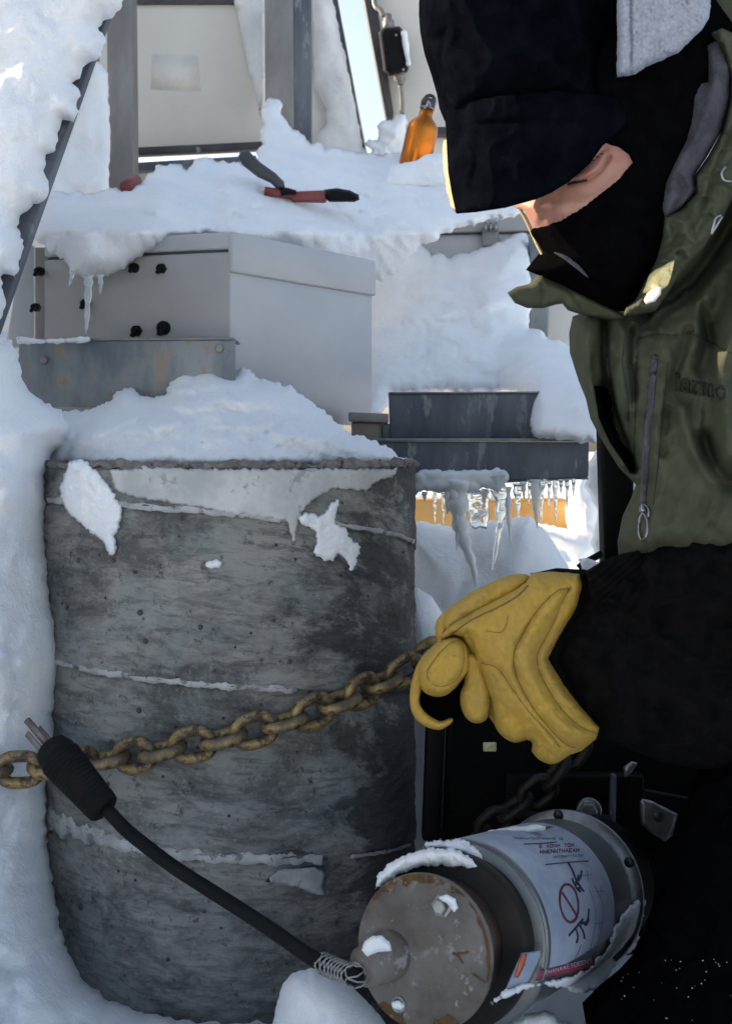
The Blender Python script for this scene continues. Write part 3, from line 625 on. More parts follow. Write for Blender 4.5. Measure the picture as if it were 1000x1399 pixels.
# shelter wall carrying on to the left; unseen side sheets added to block sun
t = thing('shelter_wall', 'frosted white shelter wall behind the leaning panel at the left edge, with unseen side sheets added to block the sun', 'wall', P(40, 500, 2.8))
v, f = slab_px([(-1500, 640), (122, 640), (122, -700), (-1500, -700)], 2.85, .05, .004); mk('sheet', v, f, M['frost_panel'], t)
for y0, y1, zt in ((.2, 1.30, 2.4), (1.302, 1.72, SUN_GAP_Z), (1.722, 2.95, 2.4)):  # unseen sheets added to block the sun, the middle one cut low
    v, f = hexa_g([Vector((-1.40, y0, -.1)), Vector((-1.40, y1, -.1)), Vector((-1.40, y1, zt)), Vector((-1.40, y0, zt)), Vector((-1.5, y0, -.1)), Vector((-1.5, y1, -.1)), Vector((-1.5, y1, zt)), Vector((-1.5, y0, zt))], .004); mk('sun_blocker_sheet', v, f, M['frost_panel'], t)
t = thing('corner_sheet', 'pale grey sheet metal edge left of the grey box', 'sheet', P(34, 470, 1.62))
v, f = slab_px([(8, 475), (46, 475), (46, 335), (30, 335)], 1.62, .012, .002); mk('sheet', v, f, M['grey_paint2'], t)
v, f = slab_px([(46.5, 475), (66, 475), (66, 338), (46.5, 338)], 1.70, .02, .001); mk('folded_edge', v, f, M['galv'], t)
drift('snow_column', [(104, 170), (128, 85), (140, 88), (148, 100), (150, 180), (150, 268), (100, 275), (60, 270), (70, 240)], 2.40, 'frosty snow wall between the leaning edge and the left steel post', thick=.03, edge=25, step=5, jag=2, amp=.02, freq=9)
# slanting snow-plastered panel
def plastered():
    t = thing('slanting_panel', 'snow plastered white panel with a slanting dark edge right of the wide post', 'panel', P(450, 210, 2.62))
    v, f = slab_px([(404, 260), (512, 260), (450, -60), (404, -60)], 2.66, .02, .003); mk('sheet', v, f, M['frost_panel'], t)
    v, f = slab_px([(494, 210), (500, 210), (458, -20), (451, -20)], 2.63, .03, .002); mk('edge_strip', v, f, M['black_trim'], t)
    inflate('snow_crust', [(426, -30), (448, -30), (460, 25), (474, 90), (488, 160), (496, 200), (510, 222), (470, 225), (428, 210), (430, 190), (445, 170), (446, 150), (430, 120)], 2.62, M['snow_dirty'], t, thick=.03, edge=16, step=4, jag=2, amp=.01, freq=14)
    inflate('snow_crust', [(316, -30), (362, -30), (362, 60), (362, 140), (357, 170), (352, 150), (346, 120), (338, 90), (330, 50), (322, 10)], 2.66, M['snow_dirty'], t, thick=.03, edge=10, step=4, jag=2, amp=.01, freq=14)
plastered()
def right_panel():
    t = thing('rear_panel', 'white rear panel with a dark slanting frame behind the cap', 'panel', P(570, 210, 2.7))
    v, f = slab_px([(534, 215), (700, 215), (700, -60), (500, -60)], 2.72, .03, .003); mk('sheet', v, f, M['white_panel'], t)
    v, f = slab_px([(528, 164), (538, 155), (505, -60), (486, -60)], 2.68, .05, .003); mk('frame_edge', v, f, M['black_trim'], t)
    v, f = slab_px([(592, 184), (680, 184), (680, 173), (592, 173)], 2.68, .03, .002); mk('lower_frame', v, f, M['black_trim'], t)
    v, f = slab_px([(520, 240), (700, 240), (700, 193), (520, 193)], 2.74, .03, .003); mk('lower_sheet', v, f, M['white_panel'], t)
    j = thing('junction_box', 'small black junction box with cables on the white rear panel', 'junction box', P(538, 70, 2.66))
    body = [(517, 44), (524, 37), (546, 36), (553, 44), (560, 88), (556, 99), (532, 104), (524, 98)]
    inflate('housing', body, 2.66, M['rubber'], j, thick=.05, back=.02, edge=7, step=3)
    for px, py in ((541, 48), (551, 95)):
        v, f = lathe_g(P(px, py, 2.606), (0, -1, 0), [(-.002, .0001), (-.002, .003), (.002, .003), (.003, .0001)], 8); mk('screw', v, f, M['zinc'], j)
    v, f = lathe_g(P(531, 36, 2.65), (-.12, 0, 1), [(-.01, .014), (.012, .014), (.014, .010), (.028, .010)], 12); mk('upper_gland', v, f, M['galv'], j)
    v, f = lathe_g(P(546, 103, 2.65), (.05, 0, -1), [(-.01, .014), (.012, .014), (.014, .009), (.022, .009)], 12); mk('lower_gland', v, f, M['galv'], j)
    v, f = tube_g(crom([P(524, 22, 2.65), P(520, 14, 2.65), P(512, 6, 2.66), P(510, -30, 2.68)], 6), .006, 8); mk('upper_cable', v, f, M['galv'], j)
    v, f = tube_g(crom([P(547, 116, 2.65), P(549, 135, 2.66), P(549, 155, 2.67), P(550, 200, 2.68)], 6), .0055, 8); mk('lower_cable', v, f, M['galv'], j)
    tag(inflate('snow_patch', [(547, 42), (556, 42), (558, 62), (561, 88), (556, 92), (551, 70)], 2.605, M['snow'], thick=.012, edge=5, step=2.5, jag=1.2, amp=.003, freq=30), 'snow stuck to the right side of the junction box', 'snow')
right_panel()
drift('snow_drift', [(500, 240), (506, 205), (498, 196), (503, 190), (517, 194), (516, 172), (526, 164), (535, 165), (550, 153), (556, 165), (552, 190), (560, 240)], 2.6, 'ragged snow at the bottom of the bright sky slit beside the bottle', thick=.03, edge=12, step=3, jag=2.5, amp=.012, freq=18)
# bottle
def bottle():
    ax = (P(583, 150, 2.2) - P(567, 222, 2.2)); base = P(564, 236, 2.2); axn = ax.normalized(); k = 2.2 / F
    t = thing('drinking_bottle', 'orange metal drinking bottle with a black loop cap stuck in the snow', 'bottle', base)
    L = (P(586, 146, 2.2) - base).length; r = 21.5 * k
    prof = [(0, r * .9), (.004, r), (L * .62, r), (L * .70, r * .95), (L * .77, r * .75), (L * .82, r * .50), (L * .86, r * .44), (L * .97, r * .44)]
    v, f = lathe_g(base, axn, prof, 40); mk('body', v, f, M['bottle'], t)
    v, f = lathe_g(base, axn, [(L * .955, r * .50), (L * .975, r * .50)], 32); mk('neck_ring', v, f, M['zinc'], t)
    v, f = lathe_g(base, axn, [(L * .976, r * .46), (L * 1.08, r * .48), (L * 1.10, r * .40)], 24); c = mk('cap', v, f, M['cap_plastic'], t)
    tp = base + axn * L * 1.07; s = Vector((1, 0, 0)); 
    v, f = tube_g([tp + s * r * .36 * math.cos(a) + axn * r * .42 * math.sin(a) for a in np.linspace(0, math.pi, 12)], .0035, 8); mk('loop', v, f, M['cap_plastic'], c)
    v, f = tube_g(crom([P(579, 148, 2.175), P(583, 144, 2.172), P(585, 138, 2.172), P(588, 146, 2.175)], 5), .0025, 6); mk('wire_bail', v, f, M['zinc'], c)
bottle()
drift('snow_lump', [(520, 260), (536, 225), (556, 222), (572, 218), (584, 211), (606, 208), (620, 214), (625, 260)], 2.08, 'lip of snow in front of the base of the orange bottle', thick=.03, edge=15, step=4, jag=2, amp=.008, freq=20)
# ice tool
def tool():
    bpy.context.view_layer.update(); D = hit(box_snow, 400, 270) - .026; D2 = hit(box_snow, 180, 262)
    t = thing('folding_shovel', 'red and black hand tool lying half buried in the snow on the grey box', 'hand tool', P(400, 275, D))
    inflate('strap', [(329, 206), (338, 204), (356, 222), (376, 236), (388, 248), (390, 258), (380, 260), (370, 250), (352, 242), (332, 226), (325, 215)], D, M['black_trim'], t, thick=.012, edge=6, step=3)
    inflate('clamp', [(381, 258), (392, 256), (405, 260), (405, 266), (384, 268)], D - .005, M['rubber'], t, thick=.014, edge=5, step=2.5)
    v, f = tube_g([P(362, 261, D), P(402, 267, D)], .0075, 10); mk('shaft', v, f, M['red_metal'], t)
    v, f = slab_px([(398, 274), (446, 275), (446, 259), (397, 261)], D - .008, .018, .004); mk('shaft', v, f, M['red_metal'], t)
    inflate('grip', [(443, 259), (460, 257), (478, 260), (490, 266), (491, 273), (484, 276), (450, 276), (443, 270)], D, M['rubber'], t, thick=.016, edge=7, step=3, smooth=False)
    v, f = tube_g([P(172, 256, D2 + .01), P(186, 247, D2 + .06)], .010, 10); mk('shaft_end', v, f, M['red_metal'], t)
tool()
# second box
def box2():
    t = thing('equipment_box', 'second grey box with metal latches half buried in snow behind the person', 'box', P(640, 470, 2.2))
    v, f = slab_px([(500, 460), (742, 460), (742, 318), (500, 322)], 2.35, .30, .004); mk('body', v, f, M['grey_paint2'], t)
    v, f = slab_px([(500, 320), (742, 316), (742, 290), (500, 296)], 2.345, .305, .004); mk('lid', v, f, M['grey_paint'], t)
    v, f = slab_px([(500, 321.5), (742, 317.5), (742, 316.3), (500, 320.3)], 2.343, .01, 0); mk('gasket', v, f, M['black_trim'], t)
    for px, py in ((670, 318), (527, 328)):
        s = 1 if px > 600 else .7
        v, f = slab_px([(px - 12 * s, py + 18 * s), (px + 12 * s, py + 18 * s), (px + 11 * s, py - 8 * s), (px - 11 * s, py - 8 * s)], 2.33, .012, .002); l = mk('latch', v, f, M['galv'], t)
        for k in (-1, 0, 1):
            v, f = tube_g([P(px + 7 * s * k, py - 14 * s, 2.325), P(px + 7 * s * k, py - 2 * s, 2.325)], .004 * s, 8); mk('hinge_pin', v, f, M['zinc'], l)
    v, f = slab_px([(724, 465), (748, 465), (748, 320), (724, 320)], 2.28, .03, .002); mk('side_post', v, f, M['galv_blue'], t)
    v, f = slab_px([(749, 500), (850, 500), (850, 330), (749, 330)], 2.40, .03, .002); mk('side_panel', v, f, M['white_panel'], t)
box2()
t = thing('upright_post', 'narrow black upright behind the front edge of the green jacket', 'post', P(850, 780, 1.25))
v, f = slab_px([(826, 780), (866, 780), (866, 560), (820, 560)], 1.25, .03, .003); mk('upright', v, f, M['black_steel'], t)
v, f = tube_g([P(822, 756, 1.24), P(800, 768, 1.24), P(790, 776, 1.24)], .004, 8); mk('stay', v, f, M['black_steel'], t)
tag(inflate('snow_lump', [(790, 764), (800, 762), (818, 768), (822, 778), (800, 784), (794, 778)], 1.22, M['snow'], thick=.01, edge=6, step=3, jag=1, amp=.002, freq=30), 'small snow lump resting just above the cuff of the glove', 'snow')
# ------------------------------------------------------------ dark frame that carries the canister
def winch():
    t = thing('winch_frame', 'black steel frame right of the pillar that carries the metal canister', 'steel frame', P(720, 1350, 1.35))
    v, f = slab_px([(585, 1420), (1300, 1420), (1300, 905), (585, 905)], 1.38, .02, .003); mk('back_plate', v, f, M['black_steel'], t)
    v, f = slab_px([(577, 1150), (600, 1150), (606, 985), (583, 985)], 1.22, .025, .003); mk('upright', v, f, M['black_steel'], t)
    v, f = slab_px([(604, 1140), (612, 1140), (618, 990), (610, 990)], 1.25, .02, .002); mk('upright', v, f, M['black_steel'], t)
    v, f = slab_px([(690, 1160), (880, 1160), (880, 1060), (690, 1060)], 1.28, .02, .003); mk('side_plate', v, f, M['black_steel'], t)
    v, f = slab_px([(832, 1150), (840, 1150), (842, 1060), (836, 1060)], 1.265, .012, .001); mk('flange_edge', v, f, M['dark_steel'], t)
    nrm = Vector((-.1, -1, .12))
    v, f = lathe_g(P(804, 1107, 1.262), nrm, [(0, .0001), (0, .0145), (.003, .0145), (.004, .0115), (.004, .0001)], 32); w_ = mk('washer', v, f, M['zinc'], t)
    v, f = lathe_g(P(803, 1107, 1.258), nrm, [(0, .0001), (0, .0105), (.009, .0105), (.0105, .0085), (.0105, .0001)], 6); b_ = mk('bolt', v, f, M['zinc'], t, False)
    inflate('bracket', [(873, 1090), (890, 1094), (926, 1112), (918, 1142), (908, 1150), (888, 1138), (875, 1126)], 1.2, M['zinc'], t, thick=.003, edge=3, step=4)
    v, f = lathe_g(P(900, 1116, 1.1965), (0, -1, 0), [(-.002, .0001), (-.002, .0062), (.0008, .0058), (.0008, .0001)], 20); mk('bolt_hole', v, f, M['cap_plastic'], t)
    v, f = slab_px([(865, 1165), (1000, 1165), (960, 1095), (880, 1080)], 1.206, .01, .002); mk('bracket_arm', v, f, M['black_steel'], t)
    inflate('link_glint', [(851, 1048), (862, 1040), (872, 1042), (862, 1056), (852, 1063)], 1.24, M['zinc'], t, thick=.003, edge=3, step=3)
    v, f = slab_px([(660, 1027), (678, 1027), (678, 1015), (660, 1015)], 1.24, .004, .001); mk('glint_plate', v, f, simple('pale_yellow_glint', (.60, .62, .30), (.35, .36, .22), 300, .5), t)  # pale yellow sheet standing in for a small glint
    v, f = tube_g(crom([P(700, 1110, 1.24), P(760, 1120, 1.2), P(830, 1120, 1.22)], 6), .006, 10); mk('hose', v, f, M['rubber'], t)
    v, f = slab_px([(565, 1035), (573, 1035), (575, 985), (567, 985)], 1.5, .01, .001)
winch()

# ------------------------------------------------------------ chain
def link_g(L, W, r, n=10, m=28):
    s = (L - W) / 2; pts = []
    w2 = W / 2 - r; h = L / 2 - W / 2
    for k in range(m):
        a = 2 * math.pi * k / m; x = math.cos(a) * w2; y = math.sin(a) * w2; y += h if math.sin(a) > 1e-6 else (-h if math.sin(a) < -1e-6 else 0)
        pts.append(Vector((y, x, 0)))
    v = []; f = []
    for i, p in enumerate(pts):
        tn = (pts[(i + 1) % m] - pts[i - 1]).normalized(); a = tn.cross(Vector((0, 0, 1))); 
        for k in range(n):
            th = 2 * math.pi * k / n; v.append(p + a * math.cos(th) * r + Vector((0, 0, 1)) * math.sin(th) * r)
    for i in range(m):
        for k in range(n): f.append((i * n + k, i * n + (k + 1) % n, ((i + 1) % m) * n + (k + 1) % n, ((i + 1) % m) * n + k))
    A = np.array([tuple(q) for q in v]); A += .0004 * np.stack([fbm(A * 160, 3), fbm(A * 160 + 30, 3), fbm(A * 160 + 60, 3)], 1)
    return A, f
def chain(name, label, path, pitch, L, W, r, phase=0, twist=.14, nfun=None, mat=None):
    q = [Vector(p) for p in crom(path, 14)]
    t = thing(name, label, 'chain', q[0]); A, f = link_g(L, W, r); proto = None
    acc = 0; k = phase; nxt = 0
    for i in range(1, len(q)):
        seg = (q[i] - q[i - 1]).length
        while nxt <= acc + seg:
            p = q[i - 1].lerp(q[i], (nxt - acc) / seg); tx = (q[min(i + 1, len(q) - 1)] - q[max(i - 2, 0)]).normalized()
            nr = nfun(p) if nfun else Vector((0, -1, 0))
            side = tx.cross(nr).normalized(); nr = side.cross(tx).normalized()
            ang = (twist if k % 2 == 0 else math.pi / 2 + twist * .6) + random.uniform(-.08, .08)
            z = nr * math.cos(ang) + side * math.sin(ang); y = z.cross(tx)
            mt = Matrix((tx, y, z)).transposed().to_4x4(); mt.translation = p - t.location
            if proto is None: proto = mk('link', A, f, mat or M['chain'], t); proto.location = (0, 0, 0); o = proto
            else: o = proto.copy(); C.objects.link(o); o.parent = t
            o.matrix_local = mt; nxt += pitch; k += 1
        acc += seg
    return t
pp = [(-60, 1062), (-20, 1056), (20, 1052), (65, 1050), (110, 1044), (160, 1036), (210, 1028), (250, 1020), (300, 1010), (350, 997), (400, 983), (440, 968), (490, 947), (530, 928), (560, 912), (592, 890), (616, 872)]
CD = []
for x, y in pp:
    d = float(cyl_depth(max(x, 86), y, .018)) if x < 560 else (1.21 + (x - 560) * .0004 if x < 600 else 1.14)
    if x < 130: d -= .075 * min(1, (130 - x) / 70)
    CD.append(P(x, y, d))
CD[-2] = P(592, 892, 1.20); CD[-1] = P(618, 880, 1.10)
def outn(p): 
    v = Vector((p.x - CX, p.y - CY, 0)); return (v.normalized() + Vector((0, -.8, 0))).normalized()
chain('chain', 'heavy rusty brown chain wrapped across the front of the concrete pillar', CD, .0318, (.0515), .0400, .0060, phase=0, nfun=outn)
CD2 = [P(650, 1150, 1.262), P(690, 1112, 1.25), P(740, 1078, 1.24), P(790, 1015, 1.23)]
chain('chain', 'loose end of chain hanging in the dark between the glove and the canister', CD2, .0318, .0505, .0385, .0054, phase=1, mat=simple('shaded_chain', (.004, .0035, .003), (.022, .015, .008), 50, .6, .2, .5, 120, .001))  # darker chain colour paints in the shade it hangs in

# ------------------------------------------------------------ canister
C0 = P(577, 1300, .84); C1 = P(775, 1216, 1.15); AXV = (C1 - C0); LEN = AXV.length; AX, SA, SU = frame(AXV)
def drum_p(t, a, r): return C0 + AX * t + (SA * math.cos(a) + SU * math.sin(a)) * r
DR = .073; T0 = .085; T1 = .335
def px_of(p): return (500 + F * p.x / p.y, HZ - F * (p.z - CH) / p.y)
def canister():
    t = thing('metal_canister', 'steel canister with a rust edged round end cap and printed stickers, dusted with snow', 'canister', drum_p(.15, 0, 0) + Vector((0, 0, -.09)))
    capm = simple('end_cap_paint', (.105, .092, .080), (.165, .152, .138), 22, .85, 0, .9, 160, .0015, spots=(70, .58, (.25, .245, .24)), lo=.4, hi=.62, spec=.2)
    v, f = lathe_g(C0, AX, [(0, .0001), (0, .02), (0, .04), (0, .0550), (.0015, .0565), (.0045, .0565), (.006, .0550), (.006, .0001)], 96); cp = mk('end_cap', v, f, capm, t)
    rustm = simple('rust_stain', (.12, .062, .018), (.05, .03, .014), 90, .9, 0, .6, 200, .001, spots=(60, .55, (.16, .13, .10)))
    # rusty edge band
    for (a0, a1, wd) in ((.95, 2.6, .006), (-.2, .9, .003), (-1.3, -.9, .010), (-2.2, -1.7, .008)):
        n = 26; vv = []
        for i in range(n + 1):
            a = a0 + (a1 - a0) * i / n; k = wd * (.6 + .6 * abs(math.sin(a * 9)) + .3 * math.sin(a * 23)) * abs(math.sin(math.pi * i / n)) ** .4 + .0004
            vv += [drum_p(-.0006, a, .056 - k), drum_p(-.0006, a, .0557)]
        mk('rust_edge', vv, [(2 * i, 2 * i + 1, 2 * i + 3, 2 * i + 2) for i in range(n)], rustm, cp)
    v, f = lathe_g(C0, AX, [(.0062, .0001), (.0062, .050), (.05, .050), (.052, .0001)], 64); mk('neck', v, f, simple('stained_neck', (.012, .011, .010), (.05, .028, .013), 18, .6, .1, .2, 90, .001), t)
    v, f = lathe_g(C0, AX, [(.040, .0001), (.040, .0655), (.042, .068), (.058, .068), (.060, .066), (.0735, .064), (.0735, .0001)], 96); mk('shoulder_ring', v, f, simple('ring_steel', (.010, .010, .010), (.028, .022, .018), 20, .65, 0, .3, 90, .001, spec=.15), t)
    steel = simple('drum_steel', (.12, .13, .13), (.20, .21, .205), 14, .38, .6, .1, 60, .001, spots=(25, .6, (.20, .20, .19)))
    v, f = lathe_g(C0, AX, [(T0 - .012, .0001), (T0 - .012, DR - .002), (T0 - .010, DR + .0015), (T0 - .002, DR + .0015), (T0, DR), (T0 + .10, DR), (T1, DR), (T1 + .001, DR - .004), (T1 + .001, .0001)], 128); mk('drum', v, f, steel, t)
    v, f = lathe_g(C0, AX, [(T1 + .006, .0001), (T1 + .006, .060), (T1 + .012, .060), (T1 + .022, .060)], 48); mk('rear_neck', v, f, M['black_steel'], t)
    # flange ring with holes and clamp strap behind
    v, f = lathe_g(C0, AX, [(T1 + .020, .062), (T1 + .020, .0800), (T1 + .0235, .0810), (T1 + .0235, .062)], 96); fl = mk('flange', v, f, M['zinc'], t)
    for a in (1.75, .55, -.5, -1.6, 2.9):
        v, f = lathe_g(drum_p(T1 + .0192, a, .0755), -AX, [(-.002, .0001), (-.002, .0052), (.0005, .0052), (.0005, .0001)], 16); mk('flange_hole', v, f, M['cap_plastic'], fl)
    v, f = lathe_g(C0, AX, [(T1 + .0238, .0001), (T1 + .0238, .070), (T1 + .11, .070), (T1 + .11, .0001)], 48); mk('motor_housing', v, f, M['black_steel'], t)
    # bolts and gland on the cap
    for (px, py, s) in ((604, 1238, 1), (545, 1372, .7)):
        u = Vector(((px - 500) / F, 1, (HZ - py) / F)); o_ = Vector((0, 0, CH)); d = (C0 - o_).dot(AX) / u.dot(AX); p = o_ + u * d
        v, f = lathe_g(p, -AX, [(-.001, .0001), (-.001, .0085 * s), (.0015, .0085 * s), (.002, .0062 * s), (.007 * s, .0058 * s), (.0078 * s, .0045 * s), (.0078 * s, .0001)], 6 if s == 1 else 12); mk('bolt', v, f, M['zinc'], cp, False)
    for q in ([(618, 1302), (626, 1306), (632, 1316)], [(646, 1330), (654, 1336), (663, 1342)], [(622, 1303), (634, 1302), (640, 1300)]):
        pts = []
        for px, py in q:
            u = Vector(((px - 500) / F, 1, (HZ - py) / F)); o_ = Vector((0, 0, CH)); d = (C0 - o_).dot(AX) / u.dot(AX); pts.append(o_ + u * d - AX * .0002)
        v, f = tube_g(crom(pts, 5), .0009, 6); mk('scratch', v, f, M['rust'], cp)
    u = Vector(((528 - 500) / F, 1, (HZ - 1306) / F)); o_ = Vector((0, 0, CH)); d = (C0 - o_).dot(AX) / u.dot(AX); gp = o_ + u * d
    gax = (-AX + Vector((-.34, 0, -.22))).normalized()
    v, f = lathe_g(gp, gax, [(-.01, .020), (.002, .019), (.006, .0175), (.016, .0165), (.017, .0155), (.026, .0145), (.028, .012), (.030, .0001)], 36, .0005, 90); mk('cord_gland', v, f, capm, cp)
    global GP, GAX; GP, GAX = gp, gax
    # ---- stickers: curved sheets on the drum
    def patch(t0, t1, a0, a1, off, mat, name, par, n=26, skew=0, th=.0004):
        vv = []
        for i in range(n + 1):
            a = a0 + (a1 - a0) * i / n
            vv += [drum_p(t0 + skew * i / n, a, DR + off), drum_p(t1 + skew * i / n, a, DR + off)]
        return mk(name, vv, [(2 * i, 2 * i + 1, 2 * i + 3, 2 * i + 2) for i in range(n)], mat, par)
    def ray_drum(px, py, off=.0):
        o_ = Vector((0, 0, CH)); u = Vector(((px - 500) / F, 1, (HZ - py) / F)); w0 = o_ - C0
        du = u - AX * u.dot(AX); dw = w0 - AX * w0.dot(AX); r = DR + off
        a, b, c = du.dot(du), 2 * du.dot(dw), dw.dot(dw) - r * r; D_ = max(b * b - 4 * a * c, 0); s = (-b - math.sqrt(D_)) / (2 * a)
        return o_ + u * s
    global RAYD; RAYD = ray_drum
    def ta(px, py):
        p = ray_drum(px, py) - C0; return p.dot(AX), math.atan2(p.dot(SU), p.dot(SA))
    paper = simple('sticker_paper', (.24, .28, .37), (.36, .40, .48), 30, .5, 0, .05, 200, .0004)
    lt0 = ta(735, 1240)[0]; lt1 = ta(838, 1235)[0]; a_top = 2.2; a_bot = ta(742, 1335)[1]
    pass
    lt1 = min(lt1, T1 - .006)
    lb = patch(lt0, lt1, a_bot, 1.95, .0007, paper, 'sticker', t, 60)
    s_t = lambda s: lt0 + (lt1 - lt0) * s
    ink = M['ink']
    def stroke(pts, w_, mat, par=lb, off=.0012):
        # pts in pixels on the drum
        q = resample(crom(pts, 5) if len(pts) > 2 else pts, 4, False)
        v, f = tube_g([ray_drum(x, y, off) for x, y in q], w_, 5); return mk('print_mark', v, f, mat, par)
    # prohibition circle and handwriting
    th = np.linspace(0, 2 * math.pi, 17)
    stroke([(777 + 12.5 * math.cos(a) * 1.0 + 2.5 * math.sin(a), 1234 + 26 * math.sin(a)) for a in th], .0011, M['ink_red'])
    stroke([(768, 1220), (777, 1234), (787, 1250)], .0011, M['ink_red'])
    for q in ([(776, 1179), (782, 1190), (787, 1203), (797, 1218)], [(781, 1200), (786, 1210), (790, 1196)], [(786, 1206), (792, 1200), (794, 1190)], [(786, 1212), (792, 1218), (790, 1212)],
              [(804, 1242), (802, 1258), (794, 1262)], [(777, 1278), (786, 1268), (796, 1256)], [(786, 1268), (789, 1280), (787, 1288)], [(790, 1262), (796, 1272), (798, 1282)], [(794, 1258), (800, 1264), (804, 1256)]):
        stroke(q, .0010, ink)
    stroke([(745, 1181), (775, 1178), (804, 1176)], .0004, ink)
    stroke([(715, 1153), (740, 1152), (760, 1150)], .0004, ink)
    # rows of small print
    rnd = random.Random(2)
    def row(x0, y0, x1, y1, h, mat, wd=3.2):
        n = int(math.hypot(x1 - x0, y1 - y0) / wd); mm = MB()
        for i in range(n):
            s = i / n; x = x0 + (x1 - x0) * s; y = y0 + (y1 - y0) * s
            if rnd.random() < .12: continue
            for (dx, dy, ex, ey) in random_glyph(rnd):
                a = ray_drum(x + dx * wd * .7, y - dy * h, .0011); b = ray_drum(x + ex * wd * .7, y - ey * h, .0011)
                v, f = tube_g([a, b], .00022 * (h / 3.2), 4, False); mm.add(v, f)
        mm.build('print_row', mat, lb)
    def random_glyph(r):
        return r.choice([[(0, 0, 0, 1), (0, 1, 1, 1), (0, .5, .8, .5), (0, 0, 1, 0)], [(0, 0, .5, 1), (.5, 1, 1, 0), (.25, .4, .75, .4)], [(0, 0, 0, 1), (0, 1, 1, 0), (1, 0, 1, 1)], [(0, 1, 1, 1), (.5, 1, .5, 0)], [(0, 0, 0, 1), (1, 0, 1, 1), (0, .5, 1, .5)], [(0, 0, 1, 0), (1, 0, 1, 1), (0, 1, 0, 0), (0, 1, 1, 1)]])
    row(737, 1158, 785, 1156, 4.0, M['ink_red'], 4.4); row(738, 1166, 792, 1163, 4.6, M['ink_red'], 4.8); row(756, 1172, 798, 1170, 3, M['ink_grey'])
    row(700, 1146, 770, 1147, 2.5, M['ink_grey']); 
    for x0, y0, x1, y1, x2, y2 in ((805, 1215, 814, 1250, 806, 1300), (812, 1210, 824, 1245, 812, 1312), (838, 1235, 838, 1265, 828, 1310), (794, 1290, 790, 1300, 784, 1312)):
        stroke([(x0, y0), (x1, y1), (x2, y2)], .00028, M['ink_grey'])
    for x, y in ((820, 1218), (818, 1262), (806, 1302), (802, 1196)):
        stroke([(x - 6, y), (x + 6, y - 1)], .00028, M['ink_grey']); stroke([(x, y - 6), (x + 1, y + 7)], .00028, M['ink_grey'])
    # red block along the bottom of the sticker with white print
    blk = [(730, 1340), (738, 1326), (770, 1318), (818, 1310), (812, 1320), (800, 1326), (760, 1334)]
    V, fc = inflate_g(blk, lambda x, y: np.array([ray_drum(a, b, .0010).y for a, b in zip(x, y)]), thick=.0003, back=.0001, edge=2, step=3); mk('red_block', V, fc, M['sticker_red'], lb)
    row2 = MB()
    for i in range(13):
        x = 744 + i * 5.0; y = 1331 - i * 1.35
        for (dx, dy, ex, ey) in random_glyph(rnd):
            v, f = tube_g([ray_drum(x + dx * 3.4, y - dy * 5, .0016), ray_drum(x + ex * 3.4, y - ey * 5, .0016)], .0003, 4, False); row2.add(v, f)
    row2.build('white_print', M['sticker_red'] if False else simple('white_ink', (.45, .47, .52), None), lb)
    # small second sticker, orange bar
    for nm, q, mt, off in (('small_sticker', [(690, 1352), (702, 1325), (712, 1302), (742, 1298), (735, 1318), (722, 1345), (708, 1352)], paper, .0006), ('orange_bar', [(702, 1335), (712, 1304), (720, 1303), (716, 1320), (708, 1336)], M['sticker_orange'], .0012)):
        V, fc = inflate_g(q, lambda x, y: np.array([ray_drum(a, b, off).y for a, b in zip(x, y)]), thick=.0003, back=.0001, edge=2, step=3); mk(nm, V, fc, mt, t)
    return t
canister()
def drum_snow(name, poly, label, off=0.0, th=.008, **k):
    kw = dict(thick=th, back=.006, edge=9, step=3, jag=2, amp=.004, freq=60); kw.update(k)
    return tag(inflate(name, poly, lambda x, y: np.array([RAYD(a, b, off).y for a, b in zip(x, y)]), M['snow'], **kw), label, 'snow')
tag(inflate('snow_patch', [(512, 1216), (516, 1198), (530, 1180), (556, 1166), (590, 1158), (622, 1160), (640, 1170), (660, 1186), (648, 1190), (625, 1184), (600, 1182), (570, 1184), (545, 1194), (526, 1208)], .885, M['snow'], thick=.012, back=.02, edge=10, step=2.4, jag=2.4, jagf=.15, amp=.006, freq=70), 'arc of snow lying on the ring behind the canister end cap', 'snow')
tag(inflate('snow_patch', [(575, 1156), (590, 1148), (620, 1147), (640, 1150), (656, 1164), (676, 1186), (690, 1210), (700, 1236), (696, 1250), (684, 1225), (668, 1200), (652, 1184), (630, 1166), (600, 1160)], .915, M['snow'], thick=.008, back=.01, edge=6, step=2.4, jag=3.6, jagf=.16, amp=.006, freq=80), 'broken crust of snow along the front rim of the steel drum', 'snow')
tag(inflate('snow_patch', [(640, 1147), (668, 1135), (700, 1130), (740, 1127), (760, 1130), (742, 1135), (700, 1139), (668, 1146)], 1.02, M['snow'], thick=.006, back=.01, edge=4, step=3, jag=1.6, amp=.002, freq=70), 'thin line of snow along the top of the steel drum', 'snow')
drum_snow('snow_patch', [(668, 1372), (690, 1352), (712, 1345), (760, 1340), (800, 1326), (826, 1300), (842, 1262), (852, 1244), (870, 1230), (884, 1228), (876, 1262), (868, 1296), (846, 1312), (832, 1330), (824, 1350), (790, 1357), (764, 1350), (744, 1346), (716, 1352), (690, 1364)], 'ragged snow hanging along the underside of the canister', off=.002, th=.012, jag=3.0, jagf=.12, step=2.6)
tag(inflate('snow_patch', [(494, 1298), (498, 1286), (508, 1279), (522, 1278), (532, 1286), (536, 1300), (520, 1300), (502, 1306)], .80, M['snow'], thick=.008, back=.01, edge=9, step=2.5, jag=1, amp=.002, freq=90), 'little cap of snow on the cord gland of the canister', 'snow')
